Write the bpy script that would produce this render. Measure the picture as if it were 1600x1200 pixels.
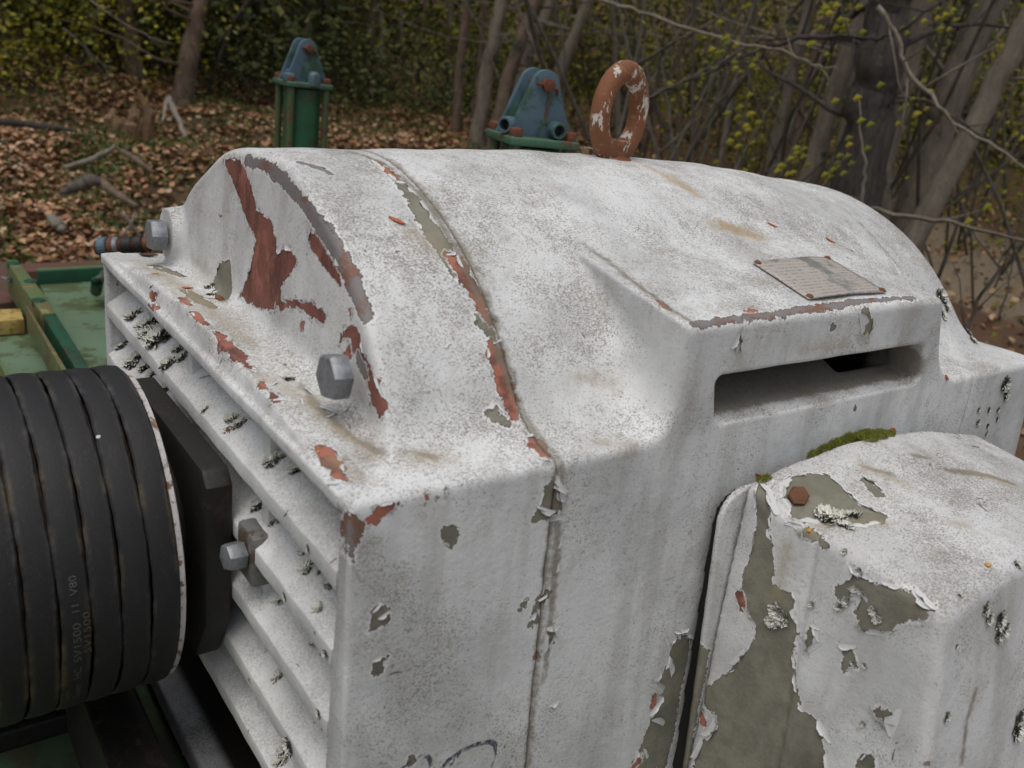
import bpy, bmesh, math, random
import numpy as np
from mathutils import Vector, Matrix, Euler
for o in list(bpy.data.objects): bpy.data.objects.remove(o)
scene = bpy.context.scene
col = scene.collection

# ------------------------------------------------------------------ camera
cd = bpy.data.cameras.new('camera'); cam = bpy.data.objects.new('camera', cd); col.objects.link(cam)
cam.matrix_world = Matrix(((.578809, -(.351711), -(-.735717), .38736), (.806347, -(-.112327), -(.580678), -.2051), (.12159, -(-.929345), -(-.348617), .24252), (0, 0, 0, 1)))
cd.sensor_width = 36; cd.lens = 31.491; cd.clip_start = .02; cd.clip_end = 400
cd.dof.use_dof = True; cd.dof.focus_distance = .80; cd.dof.aperture_fstop = 9.5
scene.camera = cam

# ------------------------------------------------------------------ daylight, overcast
world = bpy.data.worlds.new('World'); scene.world = world; world.use_nodes = True
wn = world.node_tree.nodes; wn.clear(); wl = world.node_tree.links
sky = wn.new('ShaderNodeTexSky'); sky.sky_type = 'NISHITA'; sky.sun_disc = False
SUN_EL, SUN_AZ = math.radians(72), math.radians(152)          # azimuth measured from +Y, clockwise
sky.sun_elevation = SUN_EL; sky.sun_rotation = SUN_AZ; sky.air_density = 1.0; sky.dust_density = 5.0; sky.ozone_density = .6
hs = wn.new('ShaderNodeHueSaturation'); hs.inputs['Saturation'].default_value = .55
bgn = wn.new('ShaderNodeBackground'); bgn.inputs['Strength'].default_value = .085
wo = wn.new('ShaderNodeOutputWorld')
wl.new(sky.outputs[0], hs.inputs['Color']); wl.new(hs.outputs[0], bgn.inputs[0]); wl.new(bgn.outputs[0], wo.inputs[0])
sd = bpy.data.lights.new('sun', 'SUN'); sun = bpy.data.objects.new('sun', sd); col.objects.link(sun)
sd.energy = .75; sd.angle = math.radians(50); sd.color = (1, .97, .93)
_dir = Vector((math.sin(SUN_AZ) * math.cos(SUN_EL), math.cos(SUN_AZ) * math.cos(SUN_EL), math.sin(SUN_EL)))
sun.rotation_euler = _dir.to_track_quat('Z', 'Y').to_euler(); sun.location = (0, 0, 12)
scene.view_settings.view_transform = 'Standard'; scene.view_settings.look = 'None'
scene.view_settings.exposure = 0.39; scene.view_settings.gamma = 1; scene.view_settings.use_curve_mapping = False
scene.render.engine = 'CYCLES'

rng = np.random.default_rng(7); random.seed(7)
# ------------------------------------------------------------------ object helpers
def tag(o, label=None, cat=None, group=None, kind=None):
    if label: o['label'] = label
    if cat: o['category'] = cat
    if group: o['group'] = group
    if kind: o['kind'] = kind
    return o
def empty(name, loc=(0, 0, 0)):
    o = bpy.data.objects.new(name, None); o.empty_display_size = .05; o.location = loc; col.objects.link(o); return o
def link(name, me, parent=None, m=None):
    o = bpy.data.objects.new(name, me); col.objects.link(o)
    if m is not None and not me.materials: me.materials.append(m)
    if parent is not None:
        o.parent = parent; o.matrix_parent_inverse = Matrix.Translation(-world_loc(parent))
    return o
def world_loc(o):
    v = Vector(o.location)
    if o.parent is not None: v = o.matrix_parent_inverse @ v; v = v + world_loc(o.parent)
    return v
def mesh(name, verts, faces, smooth=True):
    me = bpy.data.meshes.new(name); me.from_pydata([tuple(v) for v in verts], [], faces)
    if smooth: me.polygons.foreach_set('use_smooth', [True] * len(me.polygons))
    me.update(); return me
def mesh_np(name, V, Q, smooth=True):
    """big quad or tri mesh from arrays"""
    me = bpy.data.meshes.new(name); n = Q.shape[1]
    me.vertices.add(len(V)); me.vertices.foreach_set('co', np.asarray(V, np.float32).ravel())
    me.loops.add(Q.size); me.loops.foreach_set('vertex_index', Q.astype(np.int32).ravel())
    me.polygons.add(len(Q)); me.polygons.foreach_set('loop_start', np.arange(0, Q.size, n, dtype=np.int32))
    me.polygons.foreach_set('loop_total', np.full(len(Q), n, np.int32))
    me.polygons.foreach_set('use_smooth', np.full(len(Q), smooth, bool))
    me.update(calc_edges=True); return me
class MB:
    """collects simple shapes into one mesh"""
    def __init__(s): s.v = []; s.f = []
    def add(s, v, f):
        n = len(s.v); s.v += [tuple(q) for q in v]; s.f += [tuple(i + n for i in q) for q in f]; return s
    def box(s, c, h, M=None, b=0.0):
        bm = bmesh.new(); bmesh.ops.create_cube(bm, size=2)
        for v in bm.verts: v.co = Vector((v.co.x * h[0], v.co.y * h[1], v.co.z * h[2]))
        if b: bmesh.ops.bevel(bm, geom=bm.edges[:], offset=b, segments=2, profile=.6, affect='EDGES')
        T = Matrix.Translation(Vector(c)) @ (M.to_4x4() if M else Matrix.Identity(4))
        bm.verts.index_update(); s.add([T @ v.co for v in bm.verts], [[v.index for v in f.verts] for f in bm.faces]); bm.free(); return s
    def lathe(s, prof, n=32, M=None, T=(0, 0, 0)):
        """profile of (radius, height) about local z"""
        vs = []; fs = []
        for r, h in prof:
            for k in range(n):
                a = 2 * math.pi * k / n; vs.append(Vector((r * math.cos(a), r * math.sin(a), h)))
        for i in range(len(prof) - 1):
            for k in range(n):
                k2 = (k + 1) % n; fs.append((i * n + k, i * n + k2, (i + 1) * n + k2, (i + 1) * n + k))
        fs.append(tuple(range(n))[::-1]); fs.append(tuple((len(prof) - 1) * n + k for k in range(n)))
        if M: vs = [M @ v for v in vs]
        return s.add([v + Vector(T) for v in vs], fs)
    def tube(s, pts, rad, n=8, cap=True):
        P = [Vector(p) for p in pts]; vs = []; fs = []; up = None
        for i, p in enumerate(P):
            t = (P[min(i + 1, len(P) - 1)] - P[max(i - 1, 0)]).normalized()
            if up is None: up = t.orthogonal().normalized()
            up = (up - t * up.dot(t)).normalized(); w = t.cross(up)
            r = rad[i] if hasattr(rad, '__len__') else rad
            for k in range(n):
                a = 2 * math.pi * k / n; vs.append(p + (up * math.cos(a) + w * math.sin(a)) * r)
        for i in range(len(P) - 1):
            for k in range(n):
                k2 = (k + 1) % n; fs.append((i * n + k, i * n + k2, (i + 1) * n + k2, (i + 1) * n + k))
        if cap: fs.append(tuple(range(n))[::-1]); fs.append(tuple((len(P) - 1) * n + k for k in range(n)))
        return s.add(vs, fs)
    def prism(s, poly, y0, y1, M=None, T=(0, 0, 0)):
        """polygon in local xz pushed along y"""
        n = len(poly); vs = [Vector((a, y0, b)) for a, b in poly] + [Vector((a, y1, b)) for a, b in poly]
        if M: vs = [M @ v for v in vs]
        fs = [tuple(range(n)), tuple(range(n, 2 * n))[::-1]] + [(i + n, (i + 1) % n + n, (i + 1) % n, i) for i in range(n)]
        return s.add([v + Vector(T) for v in vs], fs)
    def build(s, name, m, parent=None, smooth=False, bevel=0.0, fix=True):
        me = mesh(name, s.v, s.f, smooth)
        bm = bmesh.new(); bm.from_mesh(me)
        if fix: bmesh.ops.recalc_face_normals(bm, faces=bm.faces[:])
        if bevel:
            es = [e for e in bm.edges if len(e.link_faces) == 2 and e.calc_face_angle(0) > .5]
            bmesh.ops.bevel(bm, geom=es, offset=bevel, segments=2, profile=.6, affect='EDGES', clamp_overlap=True)
        bm.to_mesh(me); bm.free()
        if smooth is None or bevel:
            me.polygons.foreach_set('use_smooth', [True] * len(me.polygons))
            try: me.set_sharp_from_angle(angle=math.radians(35))
            except Exception: pass
        return link(name, me, parent, m)
def auto(o, deg=35):
    me = o.data; me.polygons.foreach_set('use_smooth', [True] * len(me.polygons)); me.set_sharp_from_angle(angle=math.radians(deg)); return o
def zto(d):                                             # rotation taking local z onto d
    return Vector(d).normalized().to_track_quat('Z', 'Y').to_matrix()
# ------------------------------------------------------------------ materials
class NT:
    def __init__(s, name):
        s.m = bpy.data.materials.new(name); s.m.use_nodes = True; s.t = s.m.node_tree; s.t.nodes.clear()
        s.out = s.n('ShaderNodeOutputMaterial'); s.p = s.n('ShaderNodeBsdfPrincipled'); s.l(s.p.outputs[0], s.out.inputs[0])
        s.tc = s.n('ShaderNodeTexCoord'); s.obj = s.tc.outputs['Object']
    def n(s, t): return s.t.nodes.new(t)
    def l(s, a, b): s.t.links.new(a, b)
    def put(s, inp, v):
        if isinstance(v, (int, float)): inp.default_value = v
        elif isinstance(v, tuple): inp.default_value = v if len(v) == 4 or inp.type == 'VECTOR' else (*v, 1)
        else: s.l(v, inp)
    def math(s, op, a, b=0.0, c=0.0, clamp=False):
        n = s.n('ShaderNodeMath'); n.operation = op; n.use_clamp = clamp
        for i, v in enumerate((a, b, c)): s.put(n.inputs[i], v)
        return n.outputs[0]
    def mix(s, f, a, b):
        n = s.n('ShaderNodeMix'); n.data_type = 'RGBA'; s.put(n.inputs[0], f); s.put(n.inputs[6], a); s.put(n.inputs[7], b); return n.outputs[2]
    def mul(s, f, a, b):
        n = s.n('ShaderNodeMix'); n.data_type = 'RGBA'; n.blend_type = 'MULTIPLY'; s.put(n.inputs[0], f); s.put(n.inputs[6], a); s.put(n.inputs[7], b); return n.outputs[2]
    def vec(s, scale=(1, 1, 1), rot=(0, 0, 0), loc=(0, 0, 0), src=None):
        n = s.n('ShaderNodeMapping'); s.l(src or s.obj, n.inputs[0]); n.inputs['Scale'].default_value = scale; n.inputs['Rotation'].default_value = rot; n.inputs['Location'].default_value = loc
        return n.outputs[0]
    def noise(s, scale, detail=4, rough=.6, vec=None, dist=0.0, color=False):
        n = s.n('ShaderNodeTexNoise'); s.l(vec or s.obj, n.inputs['Vector']); n.inputs['Scale'].default_value = scale
        n.inputs['Detail'].default_value = detail; n.inputs['Roughness'].default_value = rough; n.inputs['Distortion'].default_value = dist
        return n.outputs['Color' if color else 'Fac']
    def voro(s, scale, vec=None, feat='F1', out='Distance', rnd=1.0):
        n = s.n('ShaderNodeTexVoronoi'); n.feature = feat; s.l(vec or s.obj, n.inputs['Vector']); n.inputs['Scale'].default_value = scale; n.inputs['Randomness'].default_value = rnd
        return n.outputs[out]
    def ss(s, v, lo, hi, a=0.0, b=1.0):
        n = s.n('ShaderNodeMapRange'); n.interpolation_type = 'SMOOTHSTEP'; s.put(n.inputs[0], v)
        n.inputs[1].default_value = lo; n.inputs[2].default_value = hi; n.inputs[3].default_value = a; n.inputs[4].default_value = b; return n.outputs[0]
    def attr(s, name, out='Fac'):
        n = s.n('ShaderNodeAttribute'); n.attribute_name = name; return n.outputs[out]
    def sep(s, v):
        n = s.n('ShaderNodeSeparateXYZ'); s.l(v, n.inputs[0]); return n.outputs
    def normal_z(s):
        g = s.n('ShaderNodeNewGeometry'); return s.sep(g.outputs['True Normal'])[2]
    def bump(s, h, dist, strength=1.0, prev=None):
        n = s.n('ShaderNodeBump'); n.inputs['Strength'].default_value = strength; n.inputs['Distance'].default_value = dist; s.l(h, n.inputs['Height'])
        if prev is not None: s.l(prev, n.inputs['Normal'])
        return n.outputs[0]
    def fin(s, color=None, rough=None, metal=None, normal=None, spec=None):
        for k, v in (('Base Color', color), ('Roughness', rough), ('Metallic', metal), ('Normal', normal), ('Specular IOR Level', spec)):
            if v is not None: s.put(s.p.inputs[k], v)
        return s.m

OLIVE = (.172, .170, .128); RED = (.31, .105, .070); METAL = (.165, .150, .150)
def paint(name, masks=True, chips=0.0, tint=(.70, .713, .708), dirt=1.0):
    """thick white paint over olive and red primer, weathered; the peel shapes come from mesh attributes"""
    t = NT(name); nz = t.normal_z(); up = t.ss(nz, .25, .85)
    # paint body
    big = t.noise(9, 5, .6); mid = t.noise(38, 5, .65, t.vec((1, 1, .55)))
    c = t.mix(t.ss(big, .42, .62), tint, (tint[0] * .80, tint[1] * .80, tint[2] * .80))
    c = t.mix(t.math('MULTIPLY', t.ss(mid, .48, .72), .45 * dirt), c, (.42, .40, .36))
    # stains running down the upright faces
    run = t.noise(30, 4, .6, t.vec((1, 1, .10)))
    c = t.mix(t.math('MULTIPLY', t.math('MULTIPLY', t.ss(run, .47, .68), t.math('SUBTRACT', 1.0, up)), .34 * dirt), c, (.29, .275, .24))
    # lichen film and grime specks, densest on faces that look up
    dens = t.ss(t.noise(11, 5, .7), .30, .70); dens2 = t.noise(48, 3, .6)
    sp1 = t.noise(900, 3, .7, t.vec((1, .55, 1)), .4); sp2 = t.noise(400, 4, .75, t.vec((.75, 1, .9)), .8)
    th = t.math('ADD', t.math('MULTIPLY', dens, .11), t.math('MULTIPLY', dens2, .15))
    upk = t.math('MULTIPLY', up, .065)
    k1 = t.ss(t.math('ADD', t.math('ADD', sp1, th), upk), .714, .79)
    k2 = t.ss(t.math('ADD', t.math('ADD', sp2, th), upk), .722, .80)
    c = t.mix(t.math('MULTIPLY', k1, .76 * dirt), c, (.17, .155, .135))
    c = t.mix(t.math('MULTIPLY', k2, .56 * dirt), c, (.25, .225, .19))
    cl = t.math('MULTIPLY', t.math('MULTIPLY', t.ss(t.noise(60, 5, .8, t.vec((1, .6, 1))), .50, .70), up), .38)
    c = t.mix(t.math('MULTIPLY', cl, dirt), c, (.36, .335, .31))
    tan = t.ss(t.noise(22, 5, .7), .60, .74)
    c = t.mix(t.math('MULTIPLY', tan, .30 * dirt), c, (.40, .355, .25))
    # small flakes lost here and there
    fl = t.noise(70, 3, .55, t.vec((1, 1, .62), (.5, .3, 0)), 1.2); flm = t.ss(t.math('ADD', fl, t.math('MULTIPLY', t.noise(11, 2), .30)), .893 - chips, .903 - chips)
    paintmask = t.math('SUBTRACT', 1.0, flm)
    c = t.mix(t.math('MULTIPLY', t.ss(t.noise(1, 5, .8, t.vec((95, 60, 95), (0, 0, .3)), 1.0), .60, .66), t.math('MULTIPLY', .55 * dirt, t.ss(t.noise(14, 3), .45, .6))), c, (.30, .27, .215))
    c = t.mix(flm, c, t.mix(t.ss(t.noise(30), .45, .5), OLIVE, (.22, .19, .16)))
    rough = .58
    wob = t.math('MULTIPLY', t.math('SUBTRACT', t.noise(95, 5, .7), .5), .0150)
    wob2 = t.math('MULTIPLY', t.math('SUBTRACT', t.noise(330, 3, .7), .5), .0048)
    if masks:
        w = t.math('ADD', wob, wob2)
        film = t.mix(t.ss(t.noise(40, 5, .75), .38, .62), OLIVE, (.23, .22, .175)); film = t.mix(t.ss(t.noise(9, 4, .7, t.vec((1, 1, .4))), .5, .65), film, (.115, .11, .085))
        film = t.mix(t.ss(t.noise(26, 4, .7), .5, .7), film, (.25, .235, .18))
        redc = t.mix(t.noise(160, 5, .75), RED, (.46, .18, .12)); redc = t.mix(t.ss(t.noise(60, 4), .45, .62), redc, (.17, .075, .055))
        metc = t.mix(t.noise(180, 5, .75), METAL, (.27, .25, .25)); metc = t.mix(t.ss(t.noise(45, 5, .7), .50, .62), metc, (.21, .115, .08))
        brc = t.mix(t.noise(110, 5, .75), (.15, .055, .042), (.27, .115, .085)); brc = t.mix(t.ss(t.noise(34, 4, .7), .5, .65), brc, (.33, .13, .095)); brc = t.mix(t.math('MULTIPLY', t.ss(t.noise(45, 5, .8, t.vec((1, 1, .35))), .50, .62), .75), brc, (.095, .045, .035))
        for an, cc in (('peel_olive', film), ('peel_red', redc), ('peel_brown', brc), ('peel_metal', metc)):
            d = t.math('ADD', t.math('ADD', t.attr(an), w), .0013)
            if an in ('peel_red', 'peel_brown'):
                halo = t.ss(t.math('ADD', d, t.math('MULTIPLY', t.math('SUBTRACT', t.noise(150, 4, .8), .46), .020)), .0, .0006); halo = t.math('MULTIPLY', halo, t.ss(d, -.0046, -.0040)); c = t.mix(halo, c, film); paintmask = t.math('MULTIPLY', paintmask, t.math('SUBTRACT', 1.0, t.math('MULTIPLY', halo, .6)))
            rim = t.math('MULTIPLY', t.ss(d, -.0022, -.0006), t.math('SUBTRACT', 1.0, t.ss(d, -.0004, .0004)))
            c = t.mix(t.math('MULTIPLY', rim, .75), c, (.80, .80, .78))
            k = t.ss(d, -.0003, .0003); c = t.mix(k, c, cc); paintmask = t.math('MULTIPLY', paintmask, t.math('SUBTRACT', 1.0, k))
            dark = t.math('MULTIPLY', k, t.math('SUBTRACT', 1.0, t.ss(d, .0002, .0011))); c = t.mix(t.math('MULTIPLY', dark, .5), c, (.05, .04, .03))  # dark line painted just inside each peel edge as the paint lip's shadow
        dk = t.ss(t.math('ADD', t.attr('grime'), t.math('MULTIPLY', w, .8)), -.0030, .0022)  # real grime, and the shadow of the bell seam painted with it
        c = t.mix(t.math('MULTIPLY', dk, .80), c, t.mix(t.noise(140, 4, .7), (.13, .11, .075), (.24, .21, .16)))
        c = t.mix(t.ss(t.attr('shade_inside'), .0, .012), c, (.030, .024, .018))  # shade within louvre opening and outlet painted near-black
        tn_ = t.ss(t.math('ADD', t.math('ADD', t.attr('tan'), t.math('MULTIPLY', w, 1.2)), t.math('MULTIPLY', t.math('SUBTRACT', t.noise(240, 4, .8), .5), .02)), -.008, .010)
        c = t.mix(t.math('MULTIPLY', tn_, .60), c, (.33, .275, .175))
        st = t.ss(t.math('ADD', t.attr('rust_run'), t.math('MULTIPLY', w, .9)), -.006, .006)
        c = t.mix(t.math('MULTIPLY', st, .62), c, (.42, .27, .12))
        mk = t.ss(t.math('ADD', t.attr('marker'), t.math('MULTIPLY', wob2, .5)), -.0004, .0007)
        mkn = t.ss(t.noise(420, 3, .8, t.vec((1, 1, .3))), .28, .52)
        c = t.mix(t.math('MULTIPLY', mk, t.math('MULTIPLY', mkn, .93)), c, (.022, .025, .055))
    h = t.math('ADD', t.math('MULTIPLY', paintmask, .55), t.math('MULTIPLY', t.noise(260, 4, .7), .22))
    h = t.math('ADD', h, t.math('MULTIPLY', t.noise(60, 4, .6), .35))
    nb = t.bump(h, .0020, 1.0)
    return t.fin(c, t.math('SUBTRACT', .72, t.math('MULTIPLY', paintmask, .17)), 0.0, nb, .35)
def rusty(name, base, rust=(.26, .085, .03), amount=.5, rough=.7, metal=0.0, scale=60, white=0.0, grime=.4):
    t = NT(name); n = t.noise(scale, 6, .72)
    c = t.mix(t.noise(scale * .5, 4), base, tuple(v * .72 for v in base))
    c = t.mix(t.math('MULTIPLY', t.ss(t.noise(scale * 2.3, 5, .7), .5, .7), grime), c, tuple(v * .35 for v in base))
    rc = t.mix(t.noise(scale * 2.6, 5, .75), rust, tuple(v * .45 for v in rust)); rc = t.mix(t.ss(t.noise(scale * 1.3, 4), .55, .75), rc, (rust[0] * 1.5, rust[1] * 1.9, rust[2] * 1.8))
    c = t.mix(t.ss(n, .62 - amount * .42, .68 - amount * .42), c, rc)
    if white:
        c = t.mix(t.ss(t.noise(scale * .8, 5, .7, t.vec((1, 1, .45))), .60 - white * .2, .63 - white * .2), c, (.56, .53, .47))
    return t.fin(c, rough, metal, t.bump(t.noise(scale * 3, 5, .75), .0012, .6))
def flat(name, colr, rough=.6, var=.25, scale=40, metal=0.0, bump=.0008, bs=160, spec=None):
    t = NT(name)
    c = t.mix(t.ss(t.noise(scale, 5, .7), .3, .7), colr, tuple(v * (1 - var) for v in colr))
    return t.fin(c, rough, metal, t.bump(t.noise(bs, 4, .7), bump, .7), spec)
# ------------------------------------------------------------------ cast shapes as distance fields
def smin(a, b, k):
    h = np.clip(.5 + .5 * (b - a) / k, 0, 1)
    return b + (a - b) * h - k * h * (1 - h)
def smax(a, b, k):
    return -smin(-a, -b, k)
RY = np.array([-.1, .05, .145, .3, .41, .55, .67, .77, .9]); RR = np.array([.268, .269, .2715, .277, .277, .273, .262, .254, .25])
def rbox(a, b, r):                                   # 2-D rounded rectangle from two slab distances
    return np.minimum(np.maximum(a + r, b + r), 0) + np.hypot(np.maximum(a + r, 0), np.maximum(b + r, 0)) - r
def shell_sdf(x, y, z):
    """outer skin of the motor: arched dome on a box, air outlet box on the near side"""
    r = np.interp(y, RY, RR)
    dome = np.hypot(x + .28, z + .122) - r
    dome = smax(dome, (.050 - y) * .97 + .07 * (z - .05), .008)
    dome = smax(dome, y - .772 + .10 * (z - .05), .02)
    u = (x + .28) / .28
    arch = .0195 * np.clip(1 - u * u, -.3, 1) * (1 - np.clip((y - .05) / .1, 0, 1))
    top = z - arch
    body = smin(dome, top, .012 + .020 * np.clip((y - .055) / .05, 0, 1))
    bump = smax((z - .083 + .19 * x) * .98, (.248 - y) * .985 - .12 * (z - .04), .002)
    bump = smax(bump, -.235 - x, .004)
    bump = smax(bump, (y - .574 - .42 * (.083 - z)) * .93, .006)
    body = smin(body, bump, .006 + .030 * np.clip((.100 - .19 * x * 0 - z) / .05, 0, 1))
    side = x - .069 * np.maximum(-z, 0)
    d = smax(body, side, .0065)
    d = smax(d, -.560 - x, .0065)
    front = -y + .30 * np.maximum(z - .004, 0)
    d = smax(d, front, .0025)
    d = smax(d, y - .820, .014)
    return d
def motor_sdf(x, y, z):
    d = shell_sdf(x, y, z)
    # bead along the top of the louvre opening
    strip = np.maximum(np.abs(z + .002) - .0052, np.abs(y - .006) - .0095)
    strip = smax(strip, np.abs(x + .28) - .272, .003)
    d = smin(d, strip, .0025)
    d = d + .0006 * np.sin(38 * x + 3 * np.sin(17 * y)) * np.sin(29 * y + 2.1 * z * 11) + .0004 * np.sin(83 * y + 61 * z + 40 * x)
    # bosses behind the two cap screws
    for bx, br in ((-.478, .023),):
        b = np.hypot(x - bx, z - .040) - br
        b = np.maximum(b, .040 - y); b = np.maximum(b, y - .10)
        d = smin(d, b, .012)
    # louvre opening
    cav = rbox(np.abs(x + .280) - .268, np.maximum(z + .008, -.40 - z), .010)
    cav = np.maximum(cav, y - .125)
    d = smax(d, -cav, .004)
    # air outlet
    slot = rbox(np.abs(y - .4225 - .25 * (.04 - z)) - .1385, np.abs(z - .0225) - .0200, .009)
    slot = np.maximum(slot, -.16 - x)
    slot = np.maximum(slot, (.0015 + .24 * (-x) - z) * .92)
    d = smax(d, -slot, .002)
    well = np.maximum(np.maximum(np.abs(y - .532 + .3 * (x + .04)) - .034, np.abs(z + .03) - .0715), np.abs(x + .125) - .085)
    d = smax(d, -well, .010)
    # oval pocket in the end face
    pk = np.hypot(np.hypot((x + .327) / .010, (z - .036) / .026) * .010, (y - .042) * 1.2) - .008
    d = smax(d, -pk, .003)
    return d
def front_sdf(x, y, z):
    return np.maximum(motor_sdf(x, y, z), y - .1447)
def housing_sdf(x, y, z):
    d = motor_sdf(x, y, z)
    d = smax(d, .1462 - y, .0015)
    return np.maximum(d, y - .6725)
def rear_sdf(x, y, z):
    return smax(motor_sdf(x, y, z), .6745 - y, .003)
def term_sdf(x, y, z):
    """conduit box on the near side"""
    zt = -.028 - .62 * (y - .46) ** 2 - .08 * x
    d = smax((z - zt) * .93, (.322 - y) * .98 + .10 * (z + .05), .009)
    d = smax(d, x - .182 + .22 * (z + .045), .010)
    d = smax(d, y - .675 + .0 * z, .010)
    d = np.maximum(d, .0155 + .100 * np.maximum(-z, 0) - x) + .0007 * np.sin(41 * x + 3 * np.sin(23 * y)) * np.sin(33 * z + 20 * y)
    d = smax(d, -.46 - z, .02)
    # pocket for the cover screw at the near left corner
    pk = np.sqrt(((x - .058) / 1.25) ** 2 + (y - .318) ** 2 + ((z + .018)) ** 2) - .030
    d = smax(d, -pk, .010)
    # crease between box and cover, raised line on the outer face
    cr = np.abs(x - .088 - .10 * (-z - .05)) - .0009
    d = d + .0022 * np.exp(-((x - .085 - .16 * (-z - .05)) / .0025) ** 2) * (y < .36)
    return d
def plate_sdf(x, y, z):
    d = rbox(np.abs(y - .450) - .150, np.abs(z + .25) - .204, .026)
    return smax(d, np.abs(x - .0105 - .100 * np.maximum(-z, 0)) - .0024, .0015)
def gap_shade_sdf(x, y, z):  # added block, stands in for the shade between plate and housing
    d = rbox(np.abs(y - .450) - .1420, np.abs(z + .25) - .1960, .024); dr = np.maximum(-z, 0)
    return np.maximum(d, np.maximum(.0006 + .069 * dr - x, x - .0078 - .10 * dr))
SLATS = [-.0490 - .0545 * i for i in range(5)]
def slat_sdf(x, y, z):
    d = None
    for zs in SLATS:
        a = .62
        yy = y * math.cos(a) + (z - zs) * math.sin(a); zz = -y * math.sin(a) + (z - zs) * math.cos(a)
        s = np.maximum(np.maximum(zz, -.009 - zz), np.maximum(-y + .0, yy - .075))
        s = np.maximum(s, np.abs(x + .28) - .268)
        d = s if d is None else np.minimum(d, s)
    return d
def all_sdf(x, y, z):
    return np.minimum(np.minimum(motor_sdf(x, y, z), term_sdf(x, y, z)), np.minimum(slat_sdf(x, y, z), np.minimum(plate_sdf(x, y, z), gap_shade_sdf(x, y, z))))
# ------------------------------------------------------------------ surface extraction from a field
def axis(*segs):
    """segs: start, (end, step), (end, step) ..."""
    a = [segs[0]]
    for e, st in segs[1:]:
        n = max(1, int(round((e - a[-1]) / st))); a += list(np.linspace(a[-1], e, n + 1)[1:])
    return np.array(a)
def nets(F, X, Y, Z, proj=3):
    x, y, z = X[:, None, None], Y[None, :, None], Z[None, None, :]
    V = np.empty((len(X), len(Y), len(Z)), np.float32)
    for i0 in range(0, len(X), 24):
        i1 = min(len(X), i0 + 24)
        V[i0:i1] = F(*np.broadcast_arrays(x[i0:i1], y, z))
    S = V < 0
    nx, ny, nz = V.shape
    c = np.zeros((nx - 1, ny - 1, nz - 1), np.int8)
    for a in (0, 1):
        for b in (0, 1):
            for d in (0, 1): c += S[a:nx - 1 + a, b:ny - 1 + b, d:nz - 1 + d]
    act = (c > 0) & (c < 8); I, J, K = np.nonzero(act)
    idx = np.full(act.shape, -1, np.int64); idx[I, J, K] = np.arange(len(I))
    P = np.zeros((len(I), 3)); W = np.zeros(len(I))
    G = (X, Y, Z)
    for ax in range(3):
        o1, o2 = [q for q in range(3) if q != ax]
        for a in (0, 1):
            for b in (0, 1):
                s = [I, J, K]; s[o1] = s[o1] + a; s[o2] = s[o2] + b
                e = list(s); e[ax] = e[ax] + 1
                v0 = V[s[0], s[1], s[2]]; v1 = V[e[0], e[1], e[2]]
                m = (v0 < 0) != (v1 < 0); t = np.where(m, v0 / np.where(m, v0 - v1, 1), 0)
                for q in range(3):
                    g0 = G[q][s[q]]; g1 = G[q][e[q]]
                    P[:, q] += np.where(m, g0 + (g1 - g0) * t, 0)
                W += m
    P /= W[:, None]
    quads = []
    for ax in range(3):
        o1, o2 = [q for q in range(3) if q != ax]
        sl0 = [slice(None)] * 3; sl1 = [slice(None)] * 3
        sl0[ax] = slice(0, -1); sl1[ax] = slice(1, None)
        for q in (o1, o2): sl0[q] = slice(1, -1); sl1[q] = slice(1, -1)
        A = S[tuple(sl0)]; B = S[tuple(sl1)]; m = A != B
        c3 = list(np.nonzero(m)); inside = A[tuple(c3)]
        for q in (o1, o2): c3[q] = c3[q] + 1
        def cell(d1, d2):
            s = list(c3); s[o1] = s[o1] - d1; s[o2] = s[o2] - d2; return idx[s[0], s[1], s[2]]
        q4 = np.stack([cell(1, 1), cell(0, 1), cell(0, 0), cell(1, 0)], 1)
        flip = inside if ax != 1 else ~inside
        q4[~flip] = q4[~flip][:, ::-1]
        quads.append(q4)
    Q = np.concatenate(quads); Q = Q[(Q >= 0).all(1)]
    e = 4e-4
    for _ in range(proj):
        px, py, pz = P[:, 0], P[:, 1], P[:, 2]; f = F(px, py, pz)
        g = np.stack([F(px + e, py, pz) - F(px - e, py, pz), F(px, py + e, pz) - F(px, py - e, pz), F(px, py, pz + e) - F(px, py, pz - e)], 1) / (2 * e)
        n2 = (g * g).sum(1) + 1e-6; st = np.clip(f / n2, -.003, .003)
        P -= g * st[:, None] * .8 * (n2 > .2)[:, None]
    return P, Q
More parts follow.
